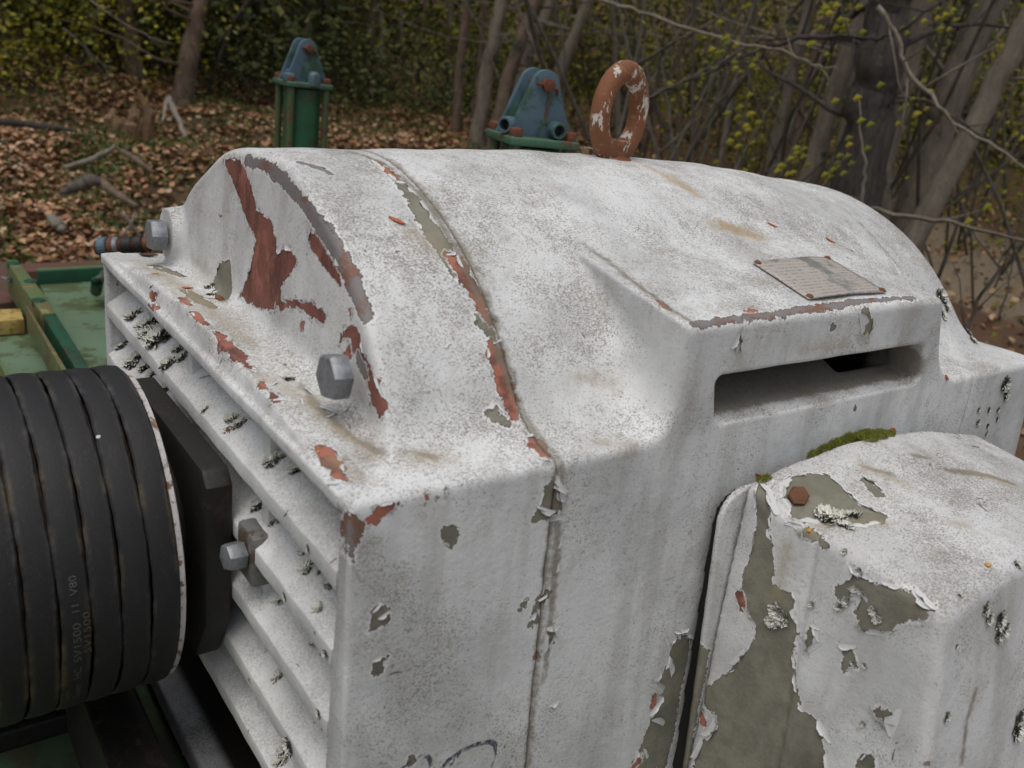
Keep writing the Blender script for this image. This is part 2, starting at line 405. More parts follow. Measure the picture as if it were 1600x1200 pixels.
# ------------------------------------------------------------------ wear maps: shapes measured on the castings
#STROKES: (kind, [(x, y, z, r) ...])   POLYS: (kind, [(x, y, z) ...])
STROKES = [
('peel_brown', [(-.224, .0492, .0445, .0024), (-.1943, .0503, .0532, .0016), (-.1682, .0509, .0554, .0027), (-.1545, .0509, .0555, .0031)]),
('peel_red', [(-.1836, .0496, .0422, .0018), (-.1817, .0494, .0395, .0018)]),
('peel_metal', [(-.3158, .0561, .1344, .002), (-.2721, .0572, .1365, .0034), (-.2292, .0557, .1311, .0046), (-.1936, .0543, .1224, .0044), (-.1708, .0538, .1154, .0052), (-.1492, .0536, .1061, .0051), (-.1328, .054, .0987, .0054), (-.1195, .054, .0903, .0054), (-.1081, .0534, .0817, .0045), (-.0963, .0543, .0733, .0032)]),
('peel_red', [(-.1134, .0513, .0725, .0012), (-.1128, .0511, .0702, .0012)]),
('peel_metal', [(-.2439, .0692, .1454, .0019), (-.2329, .0805, .1439, .0023), (-.222, .0832, .1417, .0019)]),
('peel_brown', [(-.1029, .0502, .0583, .0049), (-.0968, .0498, .0526, .0049), (-.0927, .0494, .0476, .0045), (-.0832, .049, .0424, .0052), (-.0728, .0486, .0356, .0052), (-.0663, .0484, .0295, .0048), (-.0601, .0486, .0247, .0032)]),
('peel_brown', [(-.1229, .05, .049, .0011), (-.1202, .0503, .0539, .0013), (-.1117, .0504, .0589, .0017), (-.103, .0504, .0621, .0029)]),
('peel_red', [(-.1069, .0496, .0479, .0021), (-.1127, .0493, .0406, .0021)]),
('peel_metal', [(-.0952, .0494, .0467, .0024), (-.0887, .0491, .0426, .0028), (-.0822, .0488, .0385, .0028)]),
('peel_red', [(-.2505, .1327, .1482, .002), (-.2322, .1327, .1454, .0025), (-.2155, .1339, .1417, .0024), (-.2082, .1333, .1396, .0014)]),
('peel_olive', [(-.2602, .1332, .1491, .0015), (-.2113, .1328, .1405, .0024), (-.1822, .1309, .1309, .0047), (-.1586, .1278, .1206, .0064), (-.1408, .1298, .1109, .0063), (-.1279, .1307, .1027, .0053), (-.1164, .1312, .0943, .0044)]),
('peel_red', [(-.1288, .1322, .1033, .0031), (-.122, .1359, .0986, .0053), (-.1097, .137, .0891, .0053), (-.1015, .1384, .0822, .004), (-.0921, .1401, .0735, .0031), (-.085, .1421, .0664, .0017)]),
('peel_olive', [(-.0871, .1358, .0685, .0039), (-.0802, .139, .0613, .0039), (-.0763, .1396, .0571, .0022)]),
('peel_red', [(-.0749, .1367, .0555, .0022), (-.0693, .138, .0491, .0047), (-.0607, .1388, .0383, .006), (-.0526, .1405, .0274, .0056), (-.0449, .14, .0189, .0043), (-.0407, .1396, .0151, .0025)]),
('peel_olive', [(-.0464, .1267, .0201, .0025), (-.044, .1203, .0175, .0029), (-.0389, .1302, .0136, .0025)]),
('peel_olive', [(.0135, .0474, -.19, .0025), (.0133, .0487, -.1887, .002)]),
('peel_olive', [(.0057, .0202, -.0714, .0019), (.006, .0229, -.0764, .0034), (.0061, .0178, -.0806, .0019)]),
('peel_olive', [(.0077, .0212, -.1089, .0023), (.0075, .0252, -.1049, .0015), (.008, .0193, -.1136, .0019)]),
('peel_olive', [(.0059, .1491, -.0956, .0022), (.0066, .1441, -.1013, .0039), (.0071, .1405, -.1051, .0021)]),
('peel_olive', [(.008, .1382, -.1151, .0022), (.0077, .1413, -.1126, .0017)]),
('peel_olive', [(.0087, .1569, -.13, .0027), (.0093, .1554, -.1371, .0022)]),
('peel_red', [(.0098, .1461, -.1443, .0018)]),
('peel_olive', [(.007, .1289, -.0991, .0017), (.0072, .126, -.102, .0017)]),
('peel_red', [(.0005, .0568, -.0064, .0011), (.0005, .0607, -.0059, .0015)]),
('peel_red', [(.0002, .0495, -.0059, .0007)]),
('peel_red', [(-.3367, .0121, .0182, .0021), (-.3174, .0124, .0184, .0026)]),
('peel_red', [(-.2973, .0091, .0188, .0015), (-.2777, .0074, .0193, .0015), (-.2635, .0077, .0196, .0019)]),
('peel_red', [(-.1474, .0071, .0145, .0013), (-.1416, .0058, .0141, .0013)]),
('peel_red', [(-.132, .0077, .0135, .0013), (-.1213, .0069, .0129, .0017)]),
('peel_red', [(-.3867, .0007, .0077, .0022), (-.3748, .0006, .0077, .0027)]),
('peel_red', [(-.3793, -.0036, -.0002, .0016), (-.3588, -.0023, .0037, .0016)]),
('grime', [(-.1273, .2531, .1088, .001), (-.0993, .255, .1022, .0017), (-.0686, .2509, .0965, .0021), (-.0477, .2513, .0923, .0023), (-.0225, .2498, .0872, .0022), (-.0039, .2538, .0831, .0022)]),
('peel_red', [(-.0346, .2487, .0897, .0011), (-.0244, .2485, .0877, .0013)]),
('peel_metal', [(-.0035, .2521, .0829, .0017), (-.0036, .2827, .0833, .0018), (-.0051, .3175, .0836, .0028), (-.0061, .3569, .084, .0024), (-.0074, .3941, .0841, .0035), (-.0087, .4252, .0839, .0036), (-.0101, .4574, .0852, .0026), (-.0083, .5015, .0847, .0022), (-.0045, .5298, .0847, .0022)]),
('peel_red', [(-.0105, .3163, .0849, .0014), (-.0119, .3267, .0848, .0019)]),
('peel_olive', [(.0003, .4514, .0779, .0047), (.0004, .462, .0662, .0037), (.0002, .4572, .061, .0026)]),
('peel_olive', [(.0001, .2985, .067, .0018)]),
('peel_metal', [(-.0008, .4139, .0696, .0025)]),
('peel_red', [(.0158, .2732, -.2249, .0026), (.016, .2735, -.2299, .0026)]),
('peel_red', [(.02, .2661, -.28, .0026), (.0205, .2597, -.2852, .0026)]),
('rust_run', [(-.2726, .4267, .1541, .0019), (-.2409, .4231, .1519, .0031), (-.2087, .4228, .1456, .0054), (-.1848, .4301, .1379, .0047)]),
('rust_run', [(-.2925, .4103, .1546, .0032), (-.2789, .4239, .1542, .0032)]),
('rust_run', [(-.1439, .4296, .119, .0057), (-.1307, .4608, .1099, .0047)]),
('grime', [(-.1926, .1419, .1347, .0024), (-.1435, .1392, .1124, .0025), (-.1054, .1395, .0856, .0026), (-.0737, .1408, .0542, .0026), (-.0508, .1449, .0251, .0026), (-.037, .1459, .012, .003), (-.0205, .1499, .0035, .0025), (-.0007, .149, -.0012, .0021), (.0031, .1507, -.0361, .0021), (.0051, .154, -.0848, .0026), (.0083, .1539, -.1241, .0026), (.0111, .1543, -.1653, .0018)]),
('grime', [(-.2839, .1282, .1491, .0026), (-.2403, .1369, .1471, .0025), (-.2112, .1382, .1406, .0024), (-.1858, .141, .1322, .0024)]),
('grime', [(-.1395, .0308, .0146, .0013), (-.1005, .0272, .0122, .0025), (-.0782, .0301, .0099, .002), (-.0579, .0334, .0072, .0016), (-.0398, .0416, .0054, .0015)]),
('grime', [(-.1971, .6781, .1263, .0004), (-.1687, .6748, .1148, .0014), (-.146, .6758, .1027, .0017), (-.1234, .6775, .0875, .0017), (-.1128, .6831, .0783, .0007)]),
('grime', [(-.0373, .0578, .0058, .0012), (-.028, .0707, .0035, .0016)]),
('grime', [(-.3498, .0483, .027, .0011), (-.3184, .0403, .0197, .0032)]),
('peel_olive', [(-.4776, .0254, .0091, .0037), (-.434, .0283, .0143, .0047), (-.4094, .0341, .0159, .0029)]),
('peel_olive', [(-.3579, .0212, .0176, .0038), (-.3309, .0233, .0181, .0048), (-.3043, .0276, .0192, .0026)]),
('marker', [(.0136, .0405, -.1925, .001), (.0134, .0473, -.1895, .001), (.0132, .0545, -.1888, .0012), (.0131, .0609, -.1907, .0017), (.0134, .0637, -.1954, .0019), (.014, .0635, -.2013, .0013)]),
('marker', [(.014, .0727, -.2055, .0017), (.0135, .0776, -.2017, .0017), (.0132, .0876, -.1988, .0019), (.0135, .1002, -.1982, .0019), (.0139, .1107, -.2002, .0022), (.0143, .1158, -.2043, .0022), (.0148, .1167, -.2128, .0011), (.0152, .1147, -.224, .0009)]),
('marker', [(.014, .078, -.2079, .0009), (.0134, .0853, -.202, .0009)]),
('grime', [(-.0201, .3321, .0063, .0079), (-.0315, .3916, .0091, .0179), (-.032, .4616, .0092, .02), (-.033, .5405, .0092, .02), (-.0128, .566, .02, .0141)]),
('tan', [(-.5024, .0196, .0067, .0037), (-.4111, .0206, .0161, .0068), (-.3271, .0221, .0182, .0084), (-.2682, .023, .0201, .0059), (-.2113, .0245, .0183, .0037)]),
('tan', [(-.1559, .0149, .015, .0052), (-.1213, .023, .0134, .0059), (-.0926, .0236, .0115, .004), (-.0665, .029, .0085, .0032), (-.0398, .033, .0047, .0031)]),
('tan', [(-.4279, .0484, .0296, .0047), (-.3692, .0466, .0217, .0056)]),
('tan', [(-.0421, .0091, .0059, .0037), (-.0229, .0162, .0033, .0029)]),
('tan', [(-.0328, .0554, .004, .0047), (-.0257, .0786, .0031, .0039)]),
('tan', [(-.113, .0328, .0132, .005)]),
('tan', [(-.0456, .23, .0261, .0037)]),
('tan', [(-.1503, .1115, .1158, .0053), (-.1282, .1256, .1028, .0044)]),
('tan', [(-.1435, .4121, .1192, .0079), (-.1306, .4698, .1098, .0094)]),
('tan', [(-.2193, .4328, .1481, .0085), (-.183, .4326, .1371, .0059)]),
('tan', [(.0003, .452, .0724, .0052), (.0003, .4644, .0549, .0042)]),
('tan', [(.0001, .3014, .0643, .0023), (-.0001, .311, .0461, .0028)]),
('tan', [(.0001, .3753, .0549, .0034), (-.0006, .4359, .0516, .0041)]),
('tan', [(-.0535, .1992, .0317, .0036), (-.0491, .2234, .028, .0041)]),
('tan', [(-.0006, .2136, -.0021, .0044), (-.0124, .194, .0008, .0035)]),
('tan', [(.067, .3201, -.0722, .0056), (.0713, .316, -.1067, .0047)]),
('tan', [(.0761, .3228, -.0519, .0046), (.1047, .3699, -.0413, .0037)]),
('tan', [(.0488, .4265, -.0331, .0061), (.0827, .4366, -.0357, .005)]),
('tan', [(.0913, .5303, -.0384, .0074), (.1141, .5402, -.0411, .0052)]),
('tan', [(.1337, .4219, -.039, .0056)]),
('tan', [(.049, .5108, -.0335, .0065)]),
('peel_metal', [(.0002, .4746, -.0097, .0011)]),
('peel_olive', [(.0795, .3223, -.0526, .0036), (.0937, .3218, -.0534, .0022)]),
('peel_olive', [(.1172, .3189, -.0765, .0053), (.1193, .3198, -.0652, .0035)]),
('peel_olive', [(.134, .3158, -.1143, .0026), (.138, .3155, -.1183, .0039), (.1349, .315, -.1241, .0026)]),
('peel_olive', [(.168, .313, -.1387, .003), (.1726, .313, -.1378, .0034)]),
('peel_olive', [(.1052, .3156, -.115, .0023), (.1055, .3143, -.1281, .0023)]),
('peel_red', [(.0413, .3139, -.1247, .002), (.0473, .313, -.1322, .0019)]),
('peel_red', [(.0401, .3035, -.2343, .0015), (.0434, .3032, -.2379, .002)]),
('peel_olive', [(.0699, .4043, -.0355, .002), (.0796, .3999, -.0363, .0029), (.0602, .41, -.0347, .002)]),
('grime', [(.0488, .4265, -.0331, .002), (.064, .4389, -.0339, .003)]),
('grime', [(.079, .5, -.0355, .0042), (.0943, .5353, -.039, .0043), (.1101, .5488, -.0418, .0032)]),
('grime', [(.0533, .4934, -.0327, .0037), (.0588, .5044, -.0339, .0027)]),
('grime', [(.0726, .3218, -.0562, .0023), (.0862, .3364, -.0455, .0018), (.1033, .372, -.041, .0018)]),
('grime', [(.1983, .3705, -.1199, .0017), (.203, .3602, -.1388, .0021), (.2092, .3584, -.1654, .0021)]),
('peel_olive', [(.1734, .3094, -.1733, .0043), (.1711, .3087, -.1805, .0043)]),
]
POLYS = [
('peel_brown', [(-.363, .0546, .1266), (-.3291, .0553, .1317), (-.3078, .0549, .1199), (-.2868, .0536, .1005), (-.2557, .0538, .0974), (-.2424, .0524, .0835), (-.239, .0518, .0771), (-.2265, .0528, .086), (-.2062, .0527, .0839), (-.2108, .0517, .0723), (-.2245, .0504, .0605), (-.224, .0492, .0445), (-.2371, .0488, .0355), (-.2685, .0483, .0297), (-.3018, .0481, .0284), (-.2936, .0496, .0424), (-.2828, .0509, .0635), (-.2786, .052, .0813), (-.3013, .0526, .0898), (-.3195, .0533, .1029), (-.3423, .0539, .1161)]),
('peel_brown', [(-.1858, .0535, .1067), (-.1708, .0533, .1066), (-.1534, .0531, .1008), (-.1367, .0529, .0951), (-.132, .0522, .0848), (-.1487, .0525, .0889), (-.1657, .0527, .092), (-.1809, .0531, .098)]),
('peel_red', [(-.0274, .1418, .0065), (-.0218, .1497, .004), (-.0072, .1453, .0011), (-.0058, .1389, .001), (-.0166, .1375, .0028)]),
('peel_olive', [(.0017, .1371, -.0161), (.0017, .145, -.0131), (.0031, .1512, -.0362), (.003, .1455, -.0397), (.0023, .131, -.0377), (.002, .1351, -.0276)]),
('peel_olive', [(.0018, .0614, -.0277), (.0022, .0703, -.0283), (.0025, .0729, -.0332), (.0029, .0688, -.0426), (.0022, .0629, -.0353)]),
('peel_metal', [(-.0005, 0, -.0085), (.0012, .0074, -.0153), (.0021, .0028, -.024), (.0029, .0031, -.0339), (.0023, .0005, -.0315), (-.0005, -.0004, -.0205)]),
('peel_red', [(.0008, .0106, -.0126), (.0001, .0141, -.0065), (-.0001, .0214, -.007), (-.0006, .0305, -.0051), (.0001, .0223, -.01), (.0009, .0167, -.0157)]),
('peel_brown', [(-.2483, .0089, .0198), (-.2388, .0105, .0198), (-.216, .0096, .019), (-.2008, .0135, .018), (-.1713, .0082, .0162), (-.1839, .0056, .0171), (-.2167, .003, .016)]),
('peel_red', [(-.0611, .0063, .0082), (-.0529, .0141, .0072), (-.0325, .0107, .0047), (-.0227, .0072, .0039), (-.027, .0045, .0043), (-.0424, .0032, .006)]),
('peel_olive', [(.0112, .2941, -.1736), (.0122, .284, -.1829), (.0139, .2831, -.1999), (.0148, .2751, -.2088), (.016, .284, -.2258), (.017, .2738, -.2465), (.0191, .2645, -.2701), (.0205, .2561, -.2849), (.0213, .3005, -.3048), (.0171, .3035, -.2423), (.0118, .3065, -.1834)]),
('peel_olive', [(-.3537, .0495, .0427), (-.3354, .0502, .0485), (-.319, .0447, .022), (-.3296, .0388, .0176), (-.3657, .047, .0226)]),
('peel_red', [(-.2217, .0496, .05), (-.2103, .0498, .0509), (-.2146, .0493, .0448), (-.2249, .0491, .0427)]),
('peel_olive', [(.0258, .3309, -.0412), (.0417, .3246, -.0493), (.0473, .3209, -.0671), (.0541, .3193, -.0804), (.0645, .3165, -.1028), (.0831, .3169, -.0997), (.093, .3148, -.1229), (.0982, .3126, -.1494), (.116, .3094, -.1749), (.1349, .3093, -.177), (.1482, .3061, -.2018), (.0793, .3011, -.2587), (.0506, .2982, -.282), (.048, .3012, -.256), (.0559, .3031, -.2407), (.0553, .3046, -.226), (.0413, .3046, -.2242), (.0387, .3058, -.211), (.0559, .3083, -.1839), (.0657, .3113, -.1485), (.0653, .3121, -.1404), (.049, .3134, -.1284), (.0413, .3148, -.1164), (.0405, .3171, -.0976), (.0399, .3197, -.0763), (.0326, .3222, -.0534)]),
('peel_olive', [(.0323, .3559, -.0375), (.0358, .3719, -.0357), (.0427, .3849, -.0349), (.0628, .3804, -.0369), (.0813, .3723, -.0393), (.1001, .3806, -.0399), (.1033, .3704, -.0412), (.0938, .3476, -.0431), (.078, .3326, -.0454), (.0634, .3245, -.0512), (.0524, .3337, -.0458), (.0413, .3377, -.0425)]),
('peel_olive', [(.1162, .3207, -.0567), (.1276, .3203, -.0604), (.1391, .3206, -.0586), (.1566, .3241, -.0538), (.1719, .3237, -.0562), (.1748, .3209, -.0632), (.1647, .3204, -.0657), (.1582, .3195, -.0726), (.1572, .3185, -.0829), (.1472, .318, -.0879), (.1367, .3175, -.0931), (.1292, .3182, -.0843), (.1321, .3194, -.07), (.1172, .3197, -.0665)]),
('grime', [(.1566, .3241, -.0538), (.169, .3271, -.0533), (.1767, .322, -.0599), (.1658, .3205, -.065)]),
]
# lichen rosettes: part, place, surface normal, size
LICHENS = [
('s', (-.4842, .0096, -.0421), (0, -.58, .81), .008),
('s', (-.443, .0163, -.0373), (0, -.58, .81), .0108),
('s', (-.4085, .0124, -.0401), (0, -.58, .81), .011),
('s', (-.4307, .0095, -.0422), (0, -.58, .81), .0083),
('s', (-.3541, .0046, -.0457), (0, -.58, .81), .0077),
('s', (-.3488, .0154, -.038), (0, -.58, .81), .006),
('s', (-.3655, .0177, -.0363), (0, -.58, .81), .0056),
('s', (-.2169, .0117, -.0407), (0, -.58, .81), .0053),
('s', (-.2062, .0126, -.04), (0, -.58, .81), .0043),
('s', (-.1403, .0125, -.04), (0, -.58, .81), .0057),
('s', (-.1369, .017, -.0368), (0, -.58, .81), .0044),
('s', (-.1135, .0195, -.0351), (0, -.58, .81), .0047),
('s', (-.5453, .0125, -.0946), (0, -.58, .81), .0066),
('s', (-.5002, .0155, -.0924), (0, -.58, .81), .0083),
('s', (-.4953, .0093, -.0969), (0, -.58, .81), .0064),
('s', (-.4728, .0175, -.091), (0, -.58, .81), .0069),
('s', (-.4497, .0172, -.0912), (0, -.58, .81), .0055),
('s', (-.4091, .0176, -.0909), (0, -.58, .81), .0059),
('s', (-.1719, .0164, -.0918), (0, -.58, .81), .0056),
('s', (-.1457, .0185, -.0903), (0, -.58, .81), .0055),
('s', (-.0837, .0149, -.0928), (0, -.58, .81), .0042),
('s', (-.0989, .0187, -.0902), (0, -.58, .81), .003),
('s', (-.0494, 0, -.0555), (0, -1, 0), .0023),
('s', (-.0725, .0197, -.0894), (0, -.58, .81), .0025),
('s', (-.0565, .019, -.0899), (0, -.58, .81), .0045),
('s', (-.0466, .0071, -.0984), (0, -.58, .81), .004),
('s', (-.1277, .0164, -.1463), (0, -.58, .81), .0032),
('s', (-.0815, 0, -.1095), (0, -1, 0), .0021),
('s', (-.0716, .0174, -.1455), (0, -.58, .81), .003),
('s', (-.0183, 0, -.1113), (0, -1, 0), .0027),
('s', (-.1161, .0126, -.2035), (0, -.58, .81), .0051),
('s', (-.0983, .012, -.2584), (0, -.58, .81), .0066),
('s', (-.0644, 0, -.2193), (0, -1, 0), .0048),
('s', (-.0953, .0075, -.2616), (0, -.58, .81), .0042),
('s', (-.0231, 0, -.1599), (0, -1, 0), .0024),
('s', (-.2533, .0035, -.0465), (0, -.58, .81), .003),
('s', (-.3632, .0435, .0189), (-.03, -.52, .85), .005),
('s', (-.1499, .027, .0149), (.04, -.03, 1), .0039),
('s', (-.3436, .0381, .018), (-.04, -.13, .99), .0032),
('h', (-.0896, .7401, .0504), (.75, .08, .66), .0083),
('h', (-.0819, .7422, .041), (.77, .08, .63), .0062),
('h', (-.0754, .7293, .0338), (.8, .04, .6), .0055),
('r', (-.0639, .7703, .014), (.49, .35, .8), .0056),
('r', (-.0535, .7646, .0091), (.51, .09, .86), .0055),
('r', (.0015, .7421, -.018), (1, 0, .05), .0073),
('r', (.0021, .7511, -.0296), (1, -.01, .05), .006),
('h', (.0033, .6993, -.04), (1, .01, .07), .0032),
('h', (.0043, .7035, -.0544), (1, -.01, .06), .0033),
('h', (.0031, .7213, -.0432), (1, .03, .08), .0033),
('h', (.0044, .7275, -.0616), (1, .05, .09), .0033),
('h', (.0051, .7292, -.071), (1, .04, .09), .0027),
('h', (.0028, .7441, -.0465), (1, 0, .05), .0033),
('h', (.0033, .7473, -.0577), (1, .01, .06), .0027),
('t', (.0774, .3417, -.0431), (.02, -.21, .98), .0078),
('t', (.0836, .3489, -.0446), (.28, -.12, .95), .0088),
('t', (.0871, .3583, -.0417), (-.34, -.12, .93), .0074),
('t', (.0928, .3431, -.0436), (.06, -.14, .99), .0054),
('t', (.0763, .3147, -.1187), (.02, -.99, .11), .007),
('t', (.0754, .3138, -.1258), (.02, -.99, .11), .0057),
('t', (.0804, .3145, -.1205), (.02, -.99, .11), .0051),
('t', (.0878, .3157, -.1111), (.02, -.99, .11), .0023),
('t', (.118, .3179, -.0877), (0, -1, .08), .004),
('t', (.1211, .3184, -.0817), (0, -1, .08), .0035),
('t', (.0982, .3171, -.0984), (-.06, -.99, .09), .0027),
('t', (.1421, .3188, -.0777), (.01, -1, .09), .0038),
('t', (.1445, .3186, -.0802), (.01, -1, .09), .0034),
('t', (.1078, .323, -.0509), (.02, -.82, .57), .0026),
('t', (.1229, .3205, -.0582), (0, -.99, .13), .0039),
('t', (.1249, .3194, -.0694), (0, -1, .09), .0035),
('t', (.1285, .3194, -.0697), (0, -1, .09), .003),
('t', (.1858, .3729, -.0634), (.98, -.03, .21), .0046),
('t', (.1875, .3784, -.0706), (.98, -.03, .21), .0038),
('t', (.1893, .3934, -.0767), (.98, -.03, .22), .006),
('t', (.1914, .4, -.0853), (.98, -.02, .22), .0061),
('t', (.1918, .3938, -.0882), (.98, -.04, .21), .0048),
('t', (.1999, .3326, -.1245), (.97, .01, .23), .0041),
('t', (.2078, .4388, -.1619), (.98, .01, .21), .0065),
('t', (.2099, .4391, -.172), (.98, -.01, .21), .0065),
('t', (.1472, .3156, -.1156), (-.01, -1, .09), .0022),
('t', (.1393, .3154, -.119), (-.01, -1, .08), .0022),
('t', (.1601, .3118, -.1536), (-.02, -.99, .1), .0026),
('t', (.1771, .349, -.0509), (.38, -.13, .92), .0021),
('t', (.1789, .4196, -.0456), (.62, -.06, .78), .0031),
('t', (.189, .3396, -.0795), (.97, .01, .22), .0016),
]
FLAKES = [
('h', (.0026, .1411, -.0342), (1, -.05, .03), (.17, -.34, -.93), .0062),
('h', (.0022, .1356, -.0309), (1, -.05, .03), (.06, -.46, -.89), .0049),
('s', (-.1288, .1343, .1033), (.56, 0, .83), (.54, .2, -.82), .004),
('s', (-.077, .1043, .0564), (.75, -.05, .66), (.66, .49, -.57), .0034),
('s', (.0055, .0192, -.069), (1, -.03, .06), (.67, .55, -.5), .0037),
('s', (.006, .0237, -.0754), (1, -.02, .06), (.61, .33, -.72), .0037),
('s', (.0074, .021, -.1044), (1, -.02, .06), (.53, .18, -.83), .0034),
('s', (.0064, .1456, -.0994), (1, .04, .09), (.57, .26, -.78), .0039),
('s', (.0077, .1379, -.1115), (1, .03, .08), (.66, .49, -.57), .0039),
('h', (.0032, .151, -.0385), (1, -.04, .04), (.64, .77, -.06), .0038),
('h', (.0042, .1559, -.0609), (1, -.05, .03), (.66, .74, -.15), .0034),
('h', (.0049, .1565, -.0796), (1, -.03, .05), (.65, .76, -.11), .003),
('h', (.0074, .1588, -.1157), (1, .03, .09), (.44, .8, .41), .0035),
('h', (.0098, .1586, -.1448), (1, .01, .07), (.64, .76, -.08), .004),
('h', (.0128, .1662, -.191), (1, -.02, .06), (.54, .2, -.82), .0055),
('h', (.0119, .2809, -.1778), (.99, .04, .09), (.44, .8, .41), .0081),
('h', (.0138, .2885, -.2007), (.99, .04, .1), (.48, .81, .34), .0092),
('h', (.0151, .2746, -.2134), (1, -.01, .06), (.09, .59, .8), .0102),
('h', (.0174, .283, -.2501), (1, -.02, .06), (.07, .57, .82), .0083),
('h', (.0195, .273, -.2769), (1, .03, .09), (.44, .8, .41), .0063),
('h', (.0112, .291, -.1726), (1, .01, .07), (.29, .73, .62), .0061),
('s', (-.1618, .0506, .0514), (0, -1, .08), (.25, .71, .65), .004),
('s', (-.1899, .0507, .0569), (.02, -1, .09), (-.06, .46, .89), .0036),
('s', (-.2157, .0496, .0494), (.01, -1, .07), (-.09, .43, .9), .0038),
('s', (-.2316, .049, .0397), (0, -1, .05), (.66, .73, -.18), .0039),
('s', (-.127, .03, .014), (.05, -.03, 1), (-.01, -.52, -.85), .0055),
('s', (-.0994, .0311, .0121), (.09, .01, 1), (.15, -.36, -.92), .0049),
('s', (-.1144, .0201, .0129), (.06, -.04, 1), (-.25, -.71, -.65), .0041),
('s', (-.0904, .0314, .0112), (.1, .02, .99), (.56, .22, -.8), .0045),
('s', (-.1452, .0151, .0144), (.05, -.02, 1), (.67, .55, -.5), .0034),
('s', (-.3189, .0144, .0184), (-.02, 0, 1), (-.01, -.52, -.85), .0047),
('s', (-.3579, .0212, .0176), (-.01, .04, 1), (-.1, -.6, -.79), .0043),
('s', (-.4506, .0261, .0124), (-.12, -.05, .99), (.06, -.46, -.89), .0047),
('s', (-.2731, .0098, .0195), (-.02, -.04, 1), (-.22, -.69, -.69), .0034),
('s', (-.3918, .0022, .013), (-.01, -.97, .26), (.47, .07, -.88), .0044),
('s', (-.1778, .0154, -.147), (0, -.58, .81), (.35, -.11, -.93), .0039),
('s', (-.0192, -.0014, .0036), (.03, -.09, 1), (.35, -.11, -.93), .0036),
('s', (-.2948, .017, -.0369), (0, -.58, .81), (.47, .07, -.88), .0057),
('s', (-.18, .0113, -.1499), (0, -.58, .81), (.5, .12, -.86), .0053),
('s', (-.2122, .0129, -.1488), (0, -.58, .81), (.56, .22, -.8), .0045),
('s', (-.1299, .014, -.148), (0, -.58, .81), (.56, .22, -.8), .0041),
('s', (-.3675, .0095, -.0967), (0, -.58, .81), (.53, .18, -.83), .0051),
]

KINDS = ('tan', 'shade_inside', 'peel_brown', 'peel_olive', 'peel_red', 'peel_metal', 'grime', 'rust_run', 'marker')
def wear(me, P):
    """per-vertex signed distance (metres, positive inside) to the peeled, stained and shade-darkened shapes"""
    P = np.asarray(P, np.float64)
    F = {k: np.full(len(P), -.02) for k in KINDS}
    for kind, pts in STROKES:
        pts = np.array(pts); lo = pts[:, :3].min(0) - .03; hi = pts[:, :3].max(0) + .03
        s = np.nonzero(((P > lo) & (P < hi)).all(1))[0]
        if not len(s): continue
        p = P[s]; best = np.full(len(s), -.02)
        if len(pts) == 1: pts = np.vstack([pts, pts + [1e-5, 0, 0, 0]])
        for a, b in zip(pts[:-1], pts[1:]):
            ab = b[:3] - a[:3]; t = np.clip(((p - a[:3]) @ ab) / max(ab @ ab, 1e-12), 0, 1)
            d = np.linalg.norm(p - a[:3] - t[:, None] * ab, axis=1)
            best = np.maximum(best, a[3] + (b[3] - a[3]) * t - d)
        F[kind][s] = np.maximum(F[kind][s], best)
    for kind, pts in POLYS:
        pts = np.array(pts); cen = pts.mean(0); u, sv, vt = np.linalg.svd(pts - cen); e1, e2, nn = vt
        thick = np.abs((pts - cen) @ nn).max() + .022
        lo = pts.min(0) - .03; hi = pts.max(0) + .03
        s = np.nonzero(((P > lo) & (P < hi)).all(1))[0]
        if not len(s): continue
        p = P[s] - cen; h = np.abs(p @ nn); q = np.stack([p @ e1, p @ e2], 1); poly = np.stack([(pts - cen) @ e1, (pts - cen) @ e2], 1)
        dist = np.full(len(s), 1e9); ins = np.zeros(len(s), bool)
        for a, b in zip(poly, np.roll(poly, -1, 0)):
            ab = b - a; t = np.clip(((q - a) @ ab) / max(ab @ ab, 1e-12), 0, 1)
            dist = np.minimum(dist, np.linalg.norm(q - a - t[:, None] * ab, axis=1))
            cr = ((a[1] > q[:, 1]) != (b[1] > q[:, 1])); dy = b[1] - a[1]; dy = dy if abs(dy) > 1e-12 else 1e-12
            ins ^= cr & (q[:, 0] < (b[0] - a[0]) * (q[:, 1] - a[1]) / dy + a[0])
        v = np.where(ins, dist, -dist); v = np.where(h > thick, -.02, v)
        F[kind][s] = np.maximum(F[kind][s], np.maximum(v, -.02))
    x, y, z = P.T; sh = shell_sdf(x, y, z)
    F['shade_inside'] = np.where((z < .0445) & (x < .015) & (sh < -.004), np.where(y < .146, np.clip(-sh - .016, -.02, .02), np.clip(-x - .050, -.02, .02)), -.02)  # grows with depth: shade of the openings put into the colour
    F['grime'] = np.maximum(F['grime'], np.where((sh > -.006) & (y > .1), .0016 - np.abs(y - .1462) * .8, -.02)) if len(P) > 9 else F['grime']  # seam gap's shadow painted as a dark band
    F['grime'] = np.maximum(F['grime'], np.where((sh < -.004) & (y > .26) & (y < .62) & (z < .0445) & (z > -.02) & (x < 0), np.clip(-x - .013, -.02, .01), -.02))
    for k in KINDS:
        a = me.attributes.new(k, 'FLOAT', 'POINT'); a.data.foreach_set('value', F[k].astype(np.float32))

